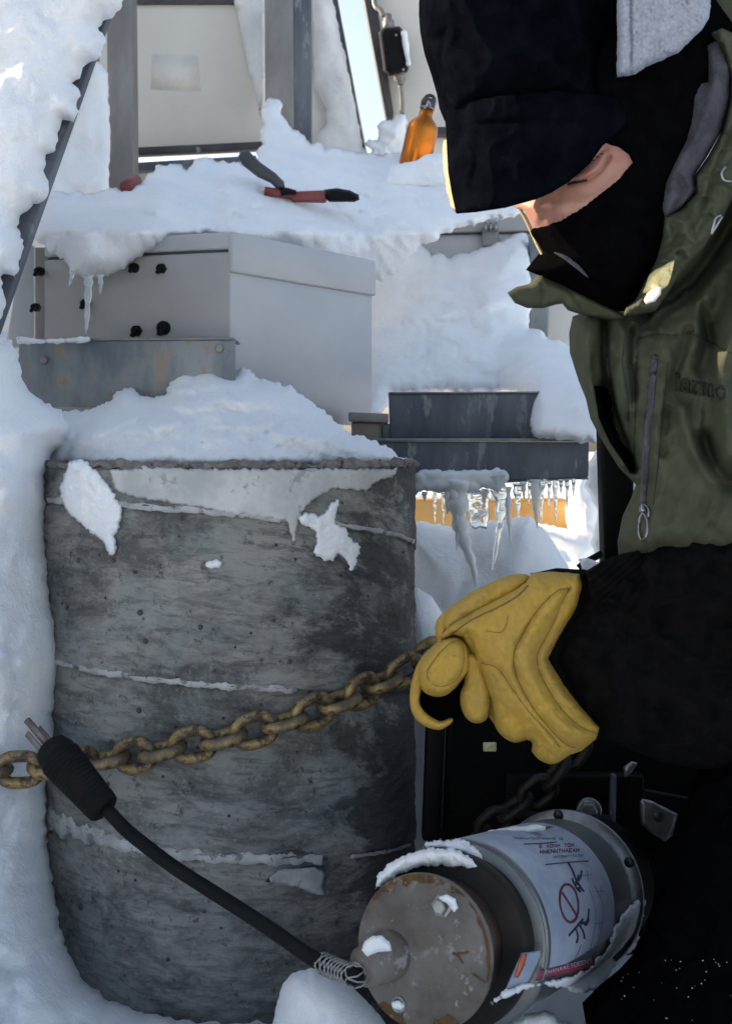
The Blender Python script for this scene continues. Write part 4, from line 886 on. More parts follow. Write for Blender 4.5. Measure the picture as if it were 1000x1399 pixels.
tag(inflate('snow_patch', [(598, 1226), (610, 1222), (622, 1228), (626, 1240), (620, 1246), (612, 1236)], .826, M['snow'], thick=.003, back=.006, edge=5, step=2, jag=.8, amp=.001, freq=90), 'bit of snow on the upper bolt of the canister end cap', 'snow')
tag(inflate('snow_patch', [(534, 1369), (545, 1367), (553, 1374), (548, 1380), (537, 1377)], .816, M['snow'], thick=.003, back=.006, edge=4, step=2, jag=.6, amp=.001, freq=90), 'bit of snow on the lower bolt of the canister end cap', 'snow')

# ------------------------------------------------------------ power cord
def cord():
    a = P(67, 1018, 1.03); b = P(138, 1100, 1.00); ax = (b - a); L = ax.length; axn = ax.normalized()
    t = thing('power_cord', 'black power cord with a ribbed plug and bare prongs, ending at the canister cap', 'power cord', a)
    prof = [(0, .0001), (0, .011), (.003, .0155), (.012, .018), (.018, .0185)]
    n = 13; x0 = .018
    for i in range(n):
        s = x0 + i * .0042; r = .0195 - .0003 * i; prof += [(s, r - .0006), (s + .001, r), (s + .0029, r), (s + .0034, r - .0009)]
    e = x0 + n * .0042; prof += [(e + .002, .0160), (e + .010, .0150), (e + .012, .0135), (e + .013, .012), (e + .013, .0001)]
    v, f = lathe_g(a, axn, prof, 40); pl = mk('plug', v, f, M['rubber'], t)
    _, sa, su = frame(axn); E = P(44, 988, 1.04) - P(62, 1015, 1.04); d = -axn
    brass = simple('dull_prong', (.15, .12, .11), (.22, .19, .17), 90, .5, .6)
    s1 = sa if sa.z > 0 else -sa
    for off, w_, th, ln in ((Vector((-.002, 0, -.001)) * 0, .0042, .0042, .034),):
        v, f = tube_g([a - d * .004 + off, a + d * ln + off], .0034, 14); mk('ground_prong', v, f, brass, pl)
    for sgn, ln in ((1, .022), (-1, .024)):
        c = a + (sa * .0085 * sgn) + su * (-.003) ; 
        q = [c + sa * x + su * y for x, y in ((-.0008, -.003), (.0008, -.003), (.0008, .003), (-.0008, .003))]
        v, f = hexa_g(q + [p + d * ln for p in q], .0003); mk('blade_prong', v, f, brass, pl)
    m_ = a + axn * (e + .008)
    pts = [m_, P(150, 1110, .995), P(172, 1133, .99), P(200, 1156, .98), P(240, 1186, .97), P(290, 1218, .95), P(340, 1250, .93), P(385, 1280, .90), P(425, 1308, .87), P(458, 1324, .85), P(484, 1334, .825), GP + GAX * .026 + Vector((-.004, 0, -.004)), GP + GAX * .018]
    q = crom(pts, 10); v, f = tube_g(q, .0061, 14); mk('cable', v, f, M['rubber'], t)
    # woven wire grip on the last stretch
    c0 = int(len(q) * .70); seg = [Vector(p) for p in q[c0:]]
    tot = [0]
    for i in range(1, len(seg)): tot.append(tot[-1] + (seg[i] - seg[i - 1]).length)
    mm = MB()
    def at(s):
        s = max(0, min(s, tot[-1] - 1e-6)); 
        for i in range(1, len(seg)):
            if tot[i] >= s:
                k = (s - tot[i - 1]) / (tot[i] - tot[i - 1]); return seg[i - 1].lerp(seg[i], k), (seg[i] - seg[i - 1]).normalized()
    for sgn in (1, -1):
        for ph in range(4):
            pts = []
            for i in range(90):
                s = tot[-1] * i / 89; p, tn = at(s); _, A_, B_ = frame(tn); an = sgn * (i / 89 * 9.5 * 2) + ph * math.pi / 2 + (.4 if sgn < 0 else 0)
                rr = .0078 + .0010 * (i % 2) * 0; pts.append(p + (A_ * math.cos(an) + B_ * math.sin(an)) * rr)
            v, f = tube_g(pts, .00065, 5); mm.add(v, f)
    mm.build('wire_grip', M['mesh_wire'], t)
cord()
# ------------------------------------------------------------ the person
pr = thing('person', 'person in a black cap, black balaclava, green jacket and yellow work glove over the chain', 'person', (.42, 1.02, .02))
def part(name, poly, depth, mat, **k):
    par = k.pop('parent', pr); return inflate(name, poly, depth, M[mat] if isinstance(mat, str) else mat, par, **k)
HEADP = np.array(crom([(704, 283), (716, 240), (700, 150), (720, 40), (800, -40), (950, -40), (1020, 60), (1000, 200), (950, 300), (912, 390), (860, 432), (800, 415), (722, 372), (738, 344), (722, 315)], 6, True))
def HD(x, y):
    Q = np.stack([np.asarray(x, float), np.asarray(y, float)], 1); dd = seg_dist(Q, HEADP, np.roll(HEADP, -1, 0)) * np.where(inside(Q, HEADP), 1, 0)
    return .975 - .082 * (1 - (1 - np.clip(dd / 105, 0, 1)) ** 2) ** .6
# body: one continuous skinned figure inside the clothes
def body():
    J = [('pelvis', (.66, 1.10, .36), .12, None), ('waist', (.58, 1.07, .48), .105, 0), ('chest', (.47, 1.03, .60), .11, 1), ('neckb', (.38, 1.04, .715), .045, 2), ('neck', (.30, 1.02, .775), .035, 3), ('skull', (.235, .99, .855), .045, 4), ('crown', (.21, .985, .93), .04, 5),
         ('sh', (.50, .95, .62), .05, 2), ('el', (.50, .93, .43), .038, 7), ('fa', (.33, .95, .45), .032, 8), ('wr', (.21, .97, .455), .026, 9), ('palm', (.165, .99, .43), .026, 10), ('fing', (.11, 1.0, .40), .010, 11), ('thumb', (.09, 1.02, .465), .010, 11),
         ('hipR', (.62, .98, .28), .08, 0), ('kneeR', (.33, .98, .14), .055, 14), ('footR', (.62, 1.05, .05), .035, 15), ('hipL', (.72, 1.2, .28), .08, 0), ('kneeL', (.55, 1.25, .06), .055, 17), ('footL', (.85, 1.3, .04), .035, 18)]
    me = bpy.data.meshes.new('body'); me.from_pydata([j[1] for j in J], [(i, j[3]) for i, j in enumerate(J) if j[3] is not None], [])
    o = bpy.data.objects.new('body', me); C.objects.link(o)
    sk = o.modifiers.new('skin', 'SKIN'); 
    for i, j in enumerate(J): me.skin_vertices[0].data[i].radius = (j[2], j[2])
    me.skin_vertices[0].data[0].use_root = True
    o.modifiers.new('sub', 'SUBSURF').levels = 2
    dg = bpy.context.evaluated_depsgraph_get(); m2 = bpy.data.meshes.new_from_object(o.evaluated_get(dg)); bpy.data.objects.remove(o)
    V = np.array([tuple(v.co) for v in m2.vertices]); Fc = [tuple(p.vertices) for p in m2.polygons]
    # the face: a rounded front with nose, cheek and closed eye, part of the same mesh
    face = [(716, 289), (704, 284), (700, 272), (706, 250), (730, 230), (770, 205), (810, 175), (850, 170), (885, 205), (880, 240), (850, 270), (810, 300), (770, 325), (742, 330), (728, 312)]
    eye = lambda x, y: (.0045 * np.exp(-(((x - 806) * .88 + (y - 236) * -.47) / 22) ** 2 - (((x - 806) * .47 + (y - 236) * .88) / 9) ** 2)      # lid
                        + .004 * np.exp(-((x - 750) / 26) ** 2 - ((y - 285) / 18) ** 2))
    Vf, Ff = inflate_g(face, HD, thick=.006, back=.05, edge=8, step=3, smooth=True, amp=.0012, freq=60, bump=eye,
        ridges=[([(778, 250), (792, 247), (806, 243), (820, 232), (832, 214)], -.0060, 2.6), ([(776, 240), (795, 230), (815, 215), (824, 203)], -.0020, 3.5), ([(790, 268), (812, 262), (832, 244)], -.0008, 5.0),
                ([(740, 268), (735, 285), (733, 300)], .005, 7), ([(756, 272), (752, 292), (756, 305)], -.003, 5), ([(826, 200), (829, 210), (826, 218)], -.0018, 1.6), ([(770, 292), (800, 276), (835, 250)], .0016, 12)])
    n = len(V); V = np.concatenate([V, Vf]); Fc += [tuple(i + n for i in q) for q in Ff]
    b = mk('body', V, Fc, M['skin'], pr)
    # lashes of the lowered eye
    lm = MB(); FD = .925
    return b
bd = body()
def face_pt(px, py):
    dg = bpy.context.evaluated_depsgraph_get(); o_ = Vector((0, 0, CH)); u = Vector(((px - 500) / F, 1, (HZ - py) / F)).normalized()
    me = bd.data; off = root_loc(bd)
    ok, loc, nr, _ = bd.ray_cast(o_ - off, u); return (loc + off, nr) if ok else (P(px, py, .92), Vector((0, -1, 0)))
bpy.context.view_layer.update()
hair = simple('lash_hair', (.02, .014, .010), None, rough=.7)
lm = MB(); rnd = random.Random(4)
for i in range(34):
    s = i / 33; x = 776 + 26 * s; y = 252 - 5 * s
    p, n_ = face_pt(x, y); e, _ = face_pt(x - 3 + rnd.uniform(-2, 2), y + 4 + rnd.uniform(-1, 2))
    v, f = tube_g([p, (p + e) / 2 + n_ * .0022, e + n_ * .0026], [.00045, .00035, .0001], 4, False); lm.add(v, f)
lm.build('eyelashes', hair, bd)
lm = MB()
for i in range(46):
    s = rnd.random(); x = 788 + 38 * s + rnd.uniform(-2, 2); y = 240 - 34 * s + rnd.uniform(-2.5, 2.5)
    p, n_ = face_pt(x, y); e, _ = face_pt(x - 4, y + 2)
    v, f = tube_g([p, (p + e) / 2 + n_ * .001, e + n_ * .0008], [.00022, .0002, .0001], 4, False); lm.add(v, f)
lm.build('eyebrow', hair, bd)

# balaclava
bal = [(728, 312), (760, 303), (792, 283), (822, 262), (845, 242), (863, 222), (858, 212), (845, 202), (826, 196), (812, 170), (815, 80), (840, 40), (880, 20), (922, 0), (955, -40), (1000, -60), (1010, 80), (985, 140), (965, 210), (942, 250), (918, 300), (912, 345), (890, 390), (870, 425), (835, 425), (800, 406), (765, 388), (718, 369), (728, 356), (738, 344), (730, 330), (722, 318)]
part('balaclava', bal, lambda x, y: HD(x, y) - .005, 'cloth_black', thick=.006, back=.006, edge=5, step=4, amp=.003, freq=30,
     ridges=[([(740, 345), (780, 365), (830, 400)], -.005, 5), ([(760, 345), (800, 372), (840, 385)], .004, 7), ([(735, 330), (790, 330), (850, 290)], .003, 12)])
v, f = tube_g(crom([P(709, 284, .966), P(718, 300, .964), P(728, 322, .962), P(737, 341, .957), P(741, 348, .955)], 6), .0016, 8); mk('balaclava_trim', v, f, M['tan_lining'], pr)
v, f = tube_g(crom([P(757, 345, .905), P(772, 352, .9), P(788, 364, .898), P(803, 379, .9)], 6), [.0004 + .0016 * math.sin(math.pi * min(1, i / 18)) for i in range(19)], 8); mk('mask_edge_highlight', v, f, M['lining'], pr)  # pale tube painting the highlight along the chin flap
def crease(x, y, kx, ky, s, a):
    n = perlin(np.stack([x * kx[0] + y * kx[1], x * ky[0] + y * ky[1], np.full(len(x), s)], 1)); return a * (np.clip(1 - np.abs(n) * 2.2, 0, 1) ** 2.2)
# cap: crown, brim, brim lining, ear flap
crown = [(575, -120), (572, 20), (574, 45), (580, 75), (590, 105), (597, 130), (600, 148), (607, 165), (640, 172), (700, 172), (770, 180), (840, 178), (858, 120), (846, 100), (846, -120)]
part('cap_crown', crown, lambda x, y: .97 - .0 * x, 'cap_black', thick=.105, back=.10, edge=120, step=4, amp=.003, freq=25, bump=lambda x, y: crease(x, y, (.028, .010), (-.008, .018), 2.7, .0055),
     ridges=[([(600, 60), (592, 90), (598, 130), (604, 155)], .003, 5), ([(600, 148), (650, 146), (700, 142), (760, 140)], -.003, 3), ([(612, 20), (606, 70), (612, 110)], -.003, 6)])
brim_d = lambda x, y: .868 + .00000085 * np.where(x > 730, .22, 1.0) * np.abs(x - 730) ** 2.35
brim = [(606, 150), (609, 175), (610, 200), (612, 235), (617, 265), (623, 292), (650, 290), (690, 284), (730, 273), (752, 264), (776, 249), (805, 224), (823, 199), (845, 180), (862, 160), (840, 130), (760, 122), (680, 130), (630, 138)]
part('cap_brim', brim, brim_d, 'cap_black', thick=.004, back=.002, edge=4, step=3.4, amp=.0022, freq=25, bump=lambda x, y: crease(x, y, (.026, .006), (-.01, .02), 6.7, .0028),
     ridges=[([(612, 180), (640, 172), (700, 166), (780, 164)], -.003, 3), ([(640, 175), (634, 220), (640, 280)], .0025, 10), ([(680, 180), (690, 230), (700, 270)], -.0015, 14), ([(623, 286), (690, 279), (760, 254), (815, 212)], -.0012, 2)])
part('brim_lining', [(606, 192), (604, 205), (606, 235), (610, 262), (616, 283), (622, 290), (660, 280), (700, 270), (740, 250), (760, 220), (700, 190), (640, 180)], lambda x, y: brim_d(x, y) + .009, 'tan_lining', thick=.003, back=.003, edge=4, step=4, amp=.0015, freq=60)
fl = [(843, -90), (842, 30), (843, 70), (842, 106), (858, 104), (868, 101), (880, 92), (905, 82), (925, 72), (940, 58), (956, 44), (968, 24), (970, 8), (964, -90)]
def curls(x, y):
    A = np.stack([x * .16, y * .16, 0 * x], 1); return .0050 * np.abs(perlin(A)) + .0035 * np.abs(perlin(A * 2.1 + 7))
part('ear_flap', fl, .868, 'fleece', thick=.022, back=.03, edge=16, step=2.2, jag=1.2, amp=.002, freq=60, bump=curls,
     ridges=[([(862, -60), (861, 20), (862, 60), (861, 100)], -.005, 2.2), ([(852, -60), (851, 20), (852, 60), (851, 100)], .003, 6)])
part('hood', [(955, -60), (1060, -60), (1080, 100), (1020, 80), (990, 46), (972, 52), (960, 30)], .96, 'green', thick=.03, back=.05, edge=25, step=4, amp=.006, freq=30)
# collar lining, jacket
part('collar_lining', [(962, 60), (985, 50), (998, 90), (998, 130), (985, 180), (965, 215), (948, 240), (950, 262), (930, 285), (908, 300), (902, 285), (906, 250), (918, 222), (935, 190), (940, 150), (938, 125), (934, 112), (950, 100), (965, 110)], .905, 'lining', thick=.018, back=.03, edge=16, step=3, amp=.006, freq=35,
     ridges=[([(975, 110), (960, 170), (930, 215), (918, 250)], .006, 9), ([(925, 240), (935, 258), (925, 280)], -.006, 5)])
collar = [(966, 44), (985, 38), (1010, 50), (1030, 90), (1030, 200), (1000, 270), (985, 300), (960, 340), (930, 372), (912, 400), (895, 425), (868, 430), (850, 432), (855, 420), (868, 410), (880, 385), (895, 355), (903, 325), (905, 295), (930, 285), (950, 262), (948, 240), (966, 214), (985, 180), (994, 140), (996, 105), (985, 72)]
part('collar', collar, .915, 'green', thick=.030, back=.04, edge=14, step=3, amp=.003, freq=35, bump=lambda x, y: crease(x, y, (.035, .02), (-.02, .03), 2.2, .007) - crease(x, y, (.05, -.02), (.02, .05), 6.2, .004),
     ridges=[([(1000, 60), (1010, 140), (985, 210), (965, 270), (930, 330), (900, 380)], -.006, 4), ([(915, 300), (925, 330), (900, 350)], -.006, 5), ([(950, 280), (940, 310), (915, 360)], .006, 7), ([(898, 400), (880, 405), (868, 418)], .004, 4), ([(925, 345), (932, 352), (915, 375)], -.008, 4)])
part('collar_flap', [(693, 400), (705, 392), (722, 388), (732, 378), (740, 372), (760, 383), (800, 400), (840, 420), (856, 432), (850, 444), (838, 440), (800, 432), (775, 424), (768, 415), (760, 416), (742, 421), (720, 421), (703, 414)], lambda x, y: .955 + .0 * x, 'green', thick=.016, back=.012, edge=14, step=3, amp=.003, freq=40,
     ridges=[([(740, 388), (742, 405), (738, 420)], -.003, 2.5), ([(702, 398), (740, 392), (780, 402), (840, 428)], .003, 5), ([(780, 400), (790, 412), (800, 428)], -.004, 4)])
torso = [(782, 432), (800, 426), (850, 424), (880, 408), (905, 380), (940, 345), (975, 300), (995, 250), (1010, 150), (1080, 60), (1200, 80), (1330, 300), (1400, 620), (1400, 900), (1250, 1000), (1000, 800), (900, 780), (846, 775), (843, 740), (850, 705), (862, 680), (868, 662), (846, 640), (822, 602), (806, 572), (800, 545), (790, 520), (778, 482), (777, 455)]
tfold = [([(806, 440), (800, 470), (806, 530), (820, 580)], .012, 11), ([(826, 436), (826, 480), (830, 520), (840, 570), (864, 640)], -.020, 7), ([(829, 525), (836, 560), (852, 600), (868, 640)], -.020, 10),
         ([(845, 440), (852, 470), (848, 520), (858, 560)], .012, 9), ([(862, 446), (858, 480), (864, 530), (858, 570), (868, 620)], -.008, 5),
         ([(872, 462), (895, 456), (925, 458)], -.003, 2.5), ([(872, 462), (868, 500), (868, 560), (866, 640)], -.003, 2.5), ([(940, 450), (925, 500), (912, 540), (905, 620)], -.006, 8),
         ([(905, 600), (900, 680), (885, 740)], .004, 12), ([(960, 600), (975, 640), (1000, 660), (1050, 650)], -.014, 14), ([(930, 560), (945, 610), (975, 655)], .010, 14),
         ([(1010, 290), (965, 360), (925, 402), (885, 430)], -.034, 20), ([(990, 380), (975, 430), (960, 500)], -.014, 17), ([(935, 400), (900, 440)], .006, 12), ([(1010, 430), (990, 520), (1000, 620)], .020, 22), ([(955, 470), (950, 520)], .005, 14),
         ([(960, 420), (965, 450), (975, 470)], -.008, 8), ([(880, 420), (900, 430), (930, 420)], .005, 8)]
def crease(x, y, kx, ky, s, a):
    n = perlin(np.stack([x * kx[0] + y * kx[1], x * ky[0] + y * ky[1], np.full(len(x), s)], 1)); return a * (np.clip(1 - np.abs(n) * 2.2, 0, 1) ** 2.2)
tw = lambda x, y: crease(x, y, (.020, .006), (-.002, .008), 3.3, .0060) - crease(x, y, (.014, -.012), (.007, .010), 8.1, .0045) + crease(x, y, (.05, .02), (-.01, .022), 5.5, .0022) + .0028 * np.sin((x * .9 + y * .35) * .12 + 2.5 * np.sin(y * .02)) * np.exp(-((y - 700) / 60) ** 2)
tfold = [(p, a * 1.7, s * .8) for p, a, s in tfold]
TD = lambda x, y: 1.0 - .00006 * (x - 780)
jk = part('jacket', torso, TD, 'green', thick=.085, back=.12, edge=90, step=3.4, amp=.0075, freq=24, ridges=tfold, bump=tw)
bpy.context.view_layer.update()
def on(obj, px, py, off=0):
    o_ = Vector((0, 0, CH)); u = Vector(((px - 500) / F, 1, (HZ - py) / F)).normalized(); s = root_loc(obj)
    ok, loc, nr, _ = obj.ray_cast(o_ - s, u); p = (loc + s) if ok else P(px, py, .93); return p - u * off
def line_on(obj, pts, r, mat, name, par, off=.0006, n=6, step=4):
    q = resample(crom(pts, 5) if len(pts) > 2 else pts, step, False); v, f = tube_g([on(obj, x, y, off) for x, y in q], r, n); return mk(name, v, f, M[mat] if isinstance(mat, str) else mat, par)
part('fold_shadow_panel', [(811, 527), (822, 528), (831, 532), (838, 562), (845, 602), (864, 622), (867, 643), (862, 646), (850, 630), (832, 604), (817, 570)], lambda x, y: np.array([on(jk, a, b).y for a, b in zip(x, y)]) - .003, 'cloth_black', parent=jk, thick=.0015, back=.002, edge=4, step=3.5)  # thin black sheet painting the deep shadow of the fold
# chest zip
zp = [(893, 486), (891, 510), (887, 560), (884, 600), (882, 640), (879, 690)]
zt = line_on(jk, zp, .0036, 'zip', 'chest_zip', jk, -.001)
mm = MB()
for x, y in resample(zp, 3.0, False): mm.add(*tube_g([on(jk, x - 2.2, y, .0025), on(jk, x + 2.2, y + .6, .0025)], .0006, 5))
mm.build('zip_teeth', M['zip'], zt)
line_on(jk, [(879, 690), (878, 700)], .0030, 'zip_metal', 'zip_slider', zt, .003)
v, f = tube_g(crom([on(jk, x, y, .006) for x, y in ((878, 700), (873, 710), (872, 728), (877, 738), (883, 730), (884, 712), (879, 702))], 5), .0010, 6); mk('zip_pull', v, f, M['zip_metal'], zt)
v, f = tube_g(crom([on(jk, x, y, .005) for x, y in ((874, 700), (874, 693), (881, 690), (886, 697), (885, 706))], 5), .0010, 6); mk('zip_loop', v, f, M['zip_metal'], zt)
# front zip and its seam threads
line_on(jk, [(829, 488), (832, 520), (834, 560), (842, 590)], .0016, 'zip', 'front_zip', jk, .0005)
for pts in ([(869, 470), (874, 462), (895, 457), (925, 458), (948, 452)], [(871, 480), (868, 520), (867, 570), (866, 620), (867, 655)], [(852, 470), (850, 500), (857, 540), (858, 575)], [(912, 495), (906, 550), (900, 620), (892, 690)], [(940, 455), (975, 470), (1010, 490)]):
    line_on(jk, pts, .0005, 'green_dark', 'stitching', jk, .0002, 5)
# embroidered letters, cut off by folds: l a r m o
def glyphs():
    G = {'l': [[(.3, 0), (.3, 1.25)], [(.05, 0), (.55, 0)], [(.1, 1.25), (.3, 1.25)]],
         'a': [[(.1, .75), (.3, .9), (.6, .85), (.68, .6), (.68, .05), (.85, 0)], [(.68, .5), (.3, .5), (.08, .28), (.25, .02), (.5, .05), (.68, .22)]],
         'r': [[(.25, 0), (.25, .9)], [(.05, .9), (.25, .9)], [(.05, 0), (.5, 0)], [(.25, .55), (.45, .85), (.75, .85)]],
         'm': [[(.2, 0), (.2, .9)], [(.0, .9), (.2, .9)], [(.05, 0), (.38, 0)], [(.2, .65), (.45, .88), (.65, .75), (.65, 0)], [(.52, 0), (.82, 0)], [(.65, .65), (.9, .88), (1.12, .75), (1.12, 0)], [(.98, 0), (1.3, 0)]],
         'o': [[(.5, .9), (.15, .75), (.08, .4), (.25, .03), (.5, 0), (.8, .15), (.88, .5), (.75, .8), (.5, .9)]]}
    x = 0; S = 17.5
    for ch, wd in (('l', .55), ('a', .95), ('r', .85), ('m', 1.45), ('o', 1.0)):
        for st in G[ch]:
            pts = []
            for a, b in st:
                X = (x + a) * S * .82; pts.append((922 + X, 532 + X * .19 - b * S))
            line_on(jk, pts, .0013, 'thread', 'embroidered_letter', jk, .0022, 5, 2.5)
        x += wd
glyphs()
# shiny patch and tab on the collar
cl = [o for o in bpy.data.objects if o.name == 'collar'][0]
part('collar_badge', [(921, 355), (918, 372), (912, 388), (903, 397), (890, 398), (876, 402), (882, 388), (886, 376), (896, 368), (908, 362)], lambda x, y: .872 - (x - 898) * .0006, 'gold_patch', thick=.004, back=.012, edge=5, step=2.2, jag=1, amp=.003, freq=120)
part('zip_tab', [(884, 400), (894, 393), (903, 389), (902, 402), (894, 412), (882, 416), (879, 410)], lambda x, y: .868 - (x - 892) * .0006, 'white_tab', thick=.003, back=.003, edge=5, step=2.2)
v, f = tube_g(crom([P(990, 228, .87), P(985, 236, .868), P(988, 246, .868), P(998, 248, .87)], 5), .0011, 6); mk('cord_loop', v, f, M['zip_metal'], pr)
v, f = tube_g(crom([P(984, 294, .868), P(977, 298, .866), P(974, 308, .866), P(971, 320, .868), P(976, 312, .866), P(982, 302, .866), P(986, 296, .868)], 5), .0011, 6); mk('hood_zip_pull', v, f, M['zip_metal'], pr)

# sleeve
slv = [(790, 790), (800, 780), (820, 768), (845, 758), (866, 748), (900, 728), (935, 712), (965, 704), (1000, 700), (1080, 680), (1200, 640), (1330, 660), (1380, 800), (1300, 960), (1150, 1040), (1000, 1060), (900, 1040), (850, 1020), (820, 1008), (796, 985), (770, 945), (748, 900), (760, 860), (780, 825)]
wr = lambda x, y: .0022 * np.sin(((x - 830) * .85 + (y - 780) * .5) * .55) * np.exp(-((x - 858) / 34) ** 2 - ((y - 800) / 60) ** 2) + .004 * np.sin((x * .5 - y * .9) * .045)
part('knit_cuff', [(800, 782), (822, 766), (850, 756), (872, 752), (896, 790), (905, 850), (880, 880), (850, 880), (815, 850)], lambda x, y: .935 + .0 * x, 'sleeve', thick=.012, back=.03, edge=30, step=2.6, bump=lambda x, y: .0022 * np.sin(((x - 830) * .62 + (y - 780) * .78) * .75 + .8 * np.sin(x * .06)))
part('sleeve', slv, lambda x, y: .985 - .0001 * np.clip(x - 800, 0, 400), 'sleeve', thick=.07, back=.05, edge=110, step=3.6, amp=.005, freq=25, bump=lambda x, y: wr(x, y) + crease(x, y, (.016, .012), (-.012, .020), 4.4, .008) + crease(x, y, (.05, .03), (-.03, .05), 1.4, .002),
     ridges=[([(850, 775), (880, 800), (900, 860)], -.006, 8), ([(900, 740), (960, 760), (1040, 750)], .006, 16), ([(880, 900), (930, 860), (1000, 840)], -.006, 18)])
# trousers: thigh and knee
part('trousers', [(1010, 930), (985, 985), (950, 1060), (925, 1130), (905, 1200), (884, 1262), (868, 1300), (845, 1325), (820, 1345), (795, 1370), (800, 1400), (830, 1470), (900, 1560), (1100, 1590), (1350, 1560), (1500, 1300), (1480, 1000), (1300, 900), (1100, 890)], .99, 'cloth_black', thick=.085, back=.10, edge=120, step=5, amp=.006, freq=18, bump=lambda x, y: crease(x, y, (.014, .010), (-.010, .016), 7.4, .010))
# snow flecks caught on the trouser cloth
rnd = random.Random(9); mm = MB(); tr = [o for o in bpy.data.objects if o.name == 'trousers'][0]; bpy.context.view_layer.update()
for i in range(34):
    x = 840 + 160 * rnd.random() ** 1.2; y = 1310 + 88 * rnd.random()
    if i > 66: x = 900 + 90 * rnd.random(); y = 1050 + 260 * rnd.random()
    p = on(tr, x, y, .0004); r = rnd.uniform(.0002, .0007)
    v, f = lathe_g(p, (0, -1, .3), [(-r, r * .4), (0, r), (r, r * .5)], 5); mm.add(v, f)
o = mm.build('snow_flecks', M['snow']); o['kind'] = 'stuff'; o['label'] = 'specks of snow caught on the black trousers'; o['category'] = 'snow'

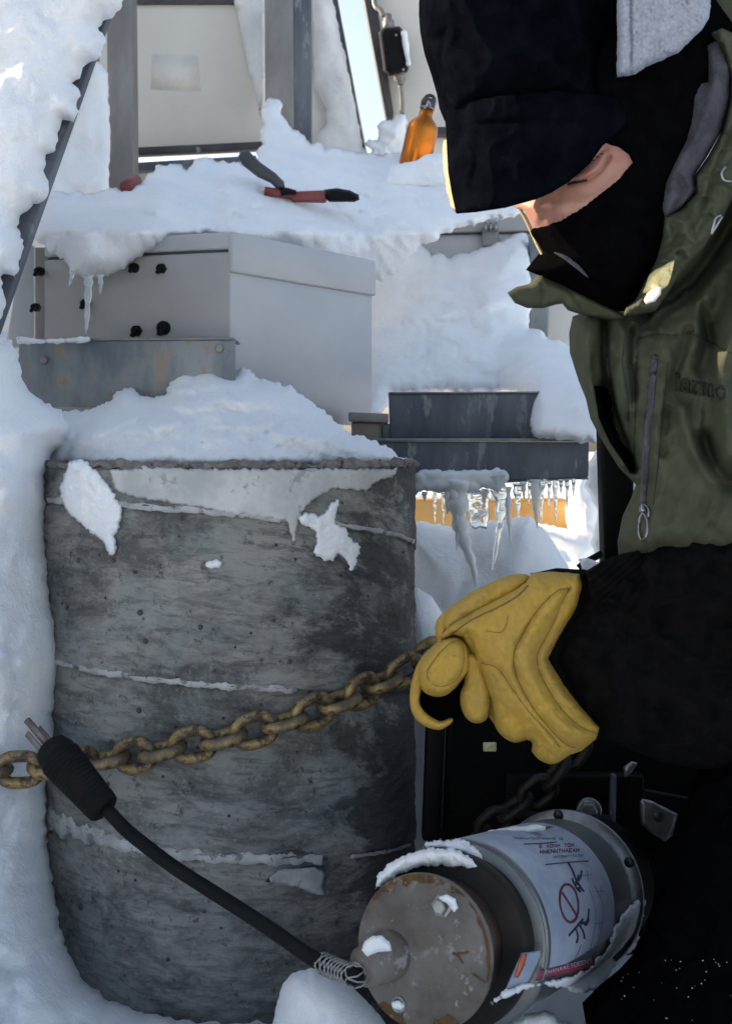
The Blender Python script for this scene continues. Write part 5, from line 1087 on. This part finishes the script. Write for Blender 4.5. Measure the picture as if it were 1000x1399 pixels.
# ------------------------------------------------------------ the glove: palm, fingers and thumb as one padded piece
GD = .955
def glove():
    A = [(728, 782), (760, 781), (792, 783), (797, 800), (788, 832), (764, 872), (750, 900), (772, 936), (796, 968), (819, 993), (814, 1010), (794, 1026), (776, 1032), (756, 1044), (736, 1038), (726, 1026), (728, 1014), (712, 1008), (690, 985), (672, 962), (664, 940), (652, 920), (644, 896), (632, 872), (618, 868), (606, 876), (600, 868), (616, 852), (650, 832), (700, 806), (718, 795)]
    ridA = [([(779, 801), (768, 822), (752, 858), (736, 888), (733, 900), (738, 922), (760, 960), (788, 990), (815, 1002)], -.0042, 3.2),
            ([(790, 795), (782, 825), (762, 862), (744, 898), (760, 938), (790, 972), (814, 996)], .0030, 5),
            ([(776, 804), (764, 806), (748, 818), (728, 842), (712, 870), (702, 892), (704, 920), (722, 958), (748, 992), (770, 1015), (786, 1022)], -.0040, 3.0),
            ([(765, 812), (745, 838), (727, 866), (718, 892), (722, 922), (744, 962), (772, 996), (798, 1012)], .0042, 9),
            ([(657, 905), (664, 908), (672, 909), (684, 918), (700, 942), (724, 974), (752, 1004), (764, 1020)], -.0036, 3.0),
            ([(702, 892), (696, 915), (712, 958), (744, 1004), (760, 1024)], .0026, 6),
            ([(656, 908), (662, 930), (674, 958), (690, 985)], -.0030, 3), ([(637, 866), (644, 880), (647, 900), (645, 912)], -.0050, 3.5), ([(726, 835), (742, 815), (752, 800)], -.002, 4),
            ([(664, 862), (684, 864), (690, 856), (694, 842)], -.0012, 1.6), ([(664, 862), (672, 848), (680, 838)], -.0010, 1.6), ([(690, 985), (705, 1000), (720, 1012)], .002, 5)]
    Bt = [(596, 872), (594, 858), (598, 845), (610, 833), (626, 821), (645, 808), (668, 797), (692, 787), (714, 784), (724, 789), (722, 802), (706, 816), (676, 832), (648, 846), (624, 862), (604, 880), (598, 882)]
    ridB = [([(612, 835), (608, 850), (610, 868)], -.004, 3), ([(662, 815), (672, 808), (680, 800)], -.003, 3.5), ([(640, 826), (652, 822)], -.002, 4)]
    Cp = [(572, 910), (580, 898), (594, 882), (608, 872), (622, 870), (634, 876), (640, 888), (643, 906), (640, 918), (632, 928), (620, 942), (606, 951), (590, 951), (578, 944), (572, 930)]
    ridC = [([(586, 930), (584, 918), (596, 898), (614, 880), (628, 876), (633, 890), (632, 912), (622, 930), (604, 938), (590, 934)], -.0030, 2.0)]
    Co = [(570, 908), (579, 895), (594, 880), (606, 872), (614, 880), (602, 894), (590, 912), (580, 932), (574, 948), (573, 960), (579, 971), (590, 980), (602, 985), (615, 981), (619, 984), (613, 991), (600, 997), (584, 994), (570, 985), (561, 968), (560, 945), (564, 925)]
    Dm = [(626, 890), (655, 895), (666, 925), (671, 950), (669, 972), (662, 985), (648, 988), (636, 980), (629, 964), (629, 946), (634, 930), (632, 912)]
    Er = [(656, 905), (672, 912), (692, 935), (712, 962), (728, 990), (722, 1008), (712, 1013), (700, 1014), (686, 1006), (676, 992), (673, 978), (668, 955), (658, 930)]
    Fp = [(700, 960), (730, 985), (770, 1010), (790, 1020), (776, 1033), (756, 1044), (738, 1039), (727, 1027), (726, 1014), (712, 1000)]
    Hb = [(604, 872), (636, 866), (664, 890), (700, 930), (716, 985), (690, 1000), (668, 980), (654, 950), (640, 925), (618, 915), (600, 895)]
    k = dict(amp=.0018, freq=55, step=2.4, bump=lambda x, y: -crease(x, y, (.045, .03), (-.03, .05), 3.1, .0016) + crease(x, y, (.11, -.05), (.05, .10), 9.1, .0006))
    m = MB()
    for g in (inflate_g(Hb, GD + .016, thick=.020, back=.01, edge=18, smooth=True, **k), inflate_g(Bt, GD + .012, thick=.020, back=.015, edge=20, ridges=ridB, smooth=True, **k),
              inflate_g(Dm, GD + .004, thick=.020, back=.015, edge=11, ridges=[([(634, 952), (648, 958), (664, 954)], -.0018, 2.5)], smooth=True, **k),
              inflate_g(Er, GD + .004, thick=.026, back=.016, edge=18, ridges=[([(676, 985), (690, 975)], -.003, 3)], smooth=True, **k),
              inflate_g(Fp, GD + .002, thick=.026, back=.016, edge=18, smooth=True, **k),
              inflate_g(A, GD, thick=.034, back=.03, edge=45, ridges=ridA, jag=.4, **k),
              inflate_g(Co, GD + .002, thick=.008, back=.010, edge=5, smooth=True, **k),
              inflate_g(Cp, GD - .002, thick=.028, back=.02, edge=18, ridges=ridC, smooth=True, **k)):
        m.add(g[0].tolist(), g[1])
    gl = m.build('glove', M['leather'], pr)
    bpy.context.view_layer.update()
    for pts, r in ((ridA[0][0], .0005), (ridA[2][0], .0005), (ridA[4][0], .0004), (ridC[0][0], .0004), ([(602, 878), (624, 861), (648, 845), (678, 831), (706, 815), (721, 800)], .0009), ([(664, 862), (684, 864), (690, 856), (694, 842)], .0003)):
        line_on(gl, pts, r, 'leather_seam', 'glove_seam', gl, .0001, 5, 3)
    part('glove_gap_shadow', [(566, 935), (578, 940), (600, 950), (622, 940), (636, 924), (641, 915), (640, 930), (632, 950), (634, 975), (616, 988), (596, 990), (574, 980), (564, 962)], GD + .03, 'cloth_black', thick=.012, back=.01, edge=8, step=3)  # black filler painting the shadow in the gap between the fingers
    part('cuff', [(722, 784), (760, 776), (800, 778), (812, 800), (800, 850), (770, 900), (790, 950), (822, 990), (815, 1002), (790, 980), (760, 935), (740, 900), (756, 860), (780, 815), (780, 790)], GD + .014, 'sleeve', thick=.022, back=.03, edge=14, step=4, amp=.002, freq=40)
glove()
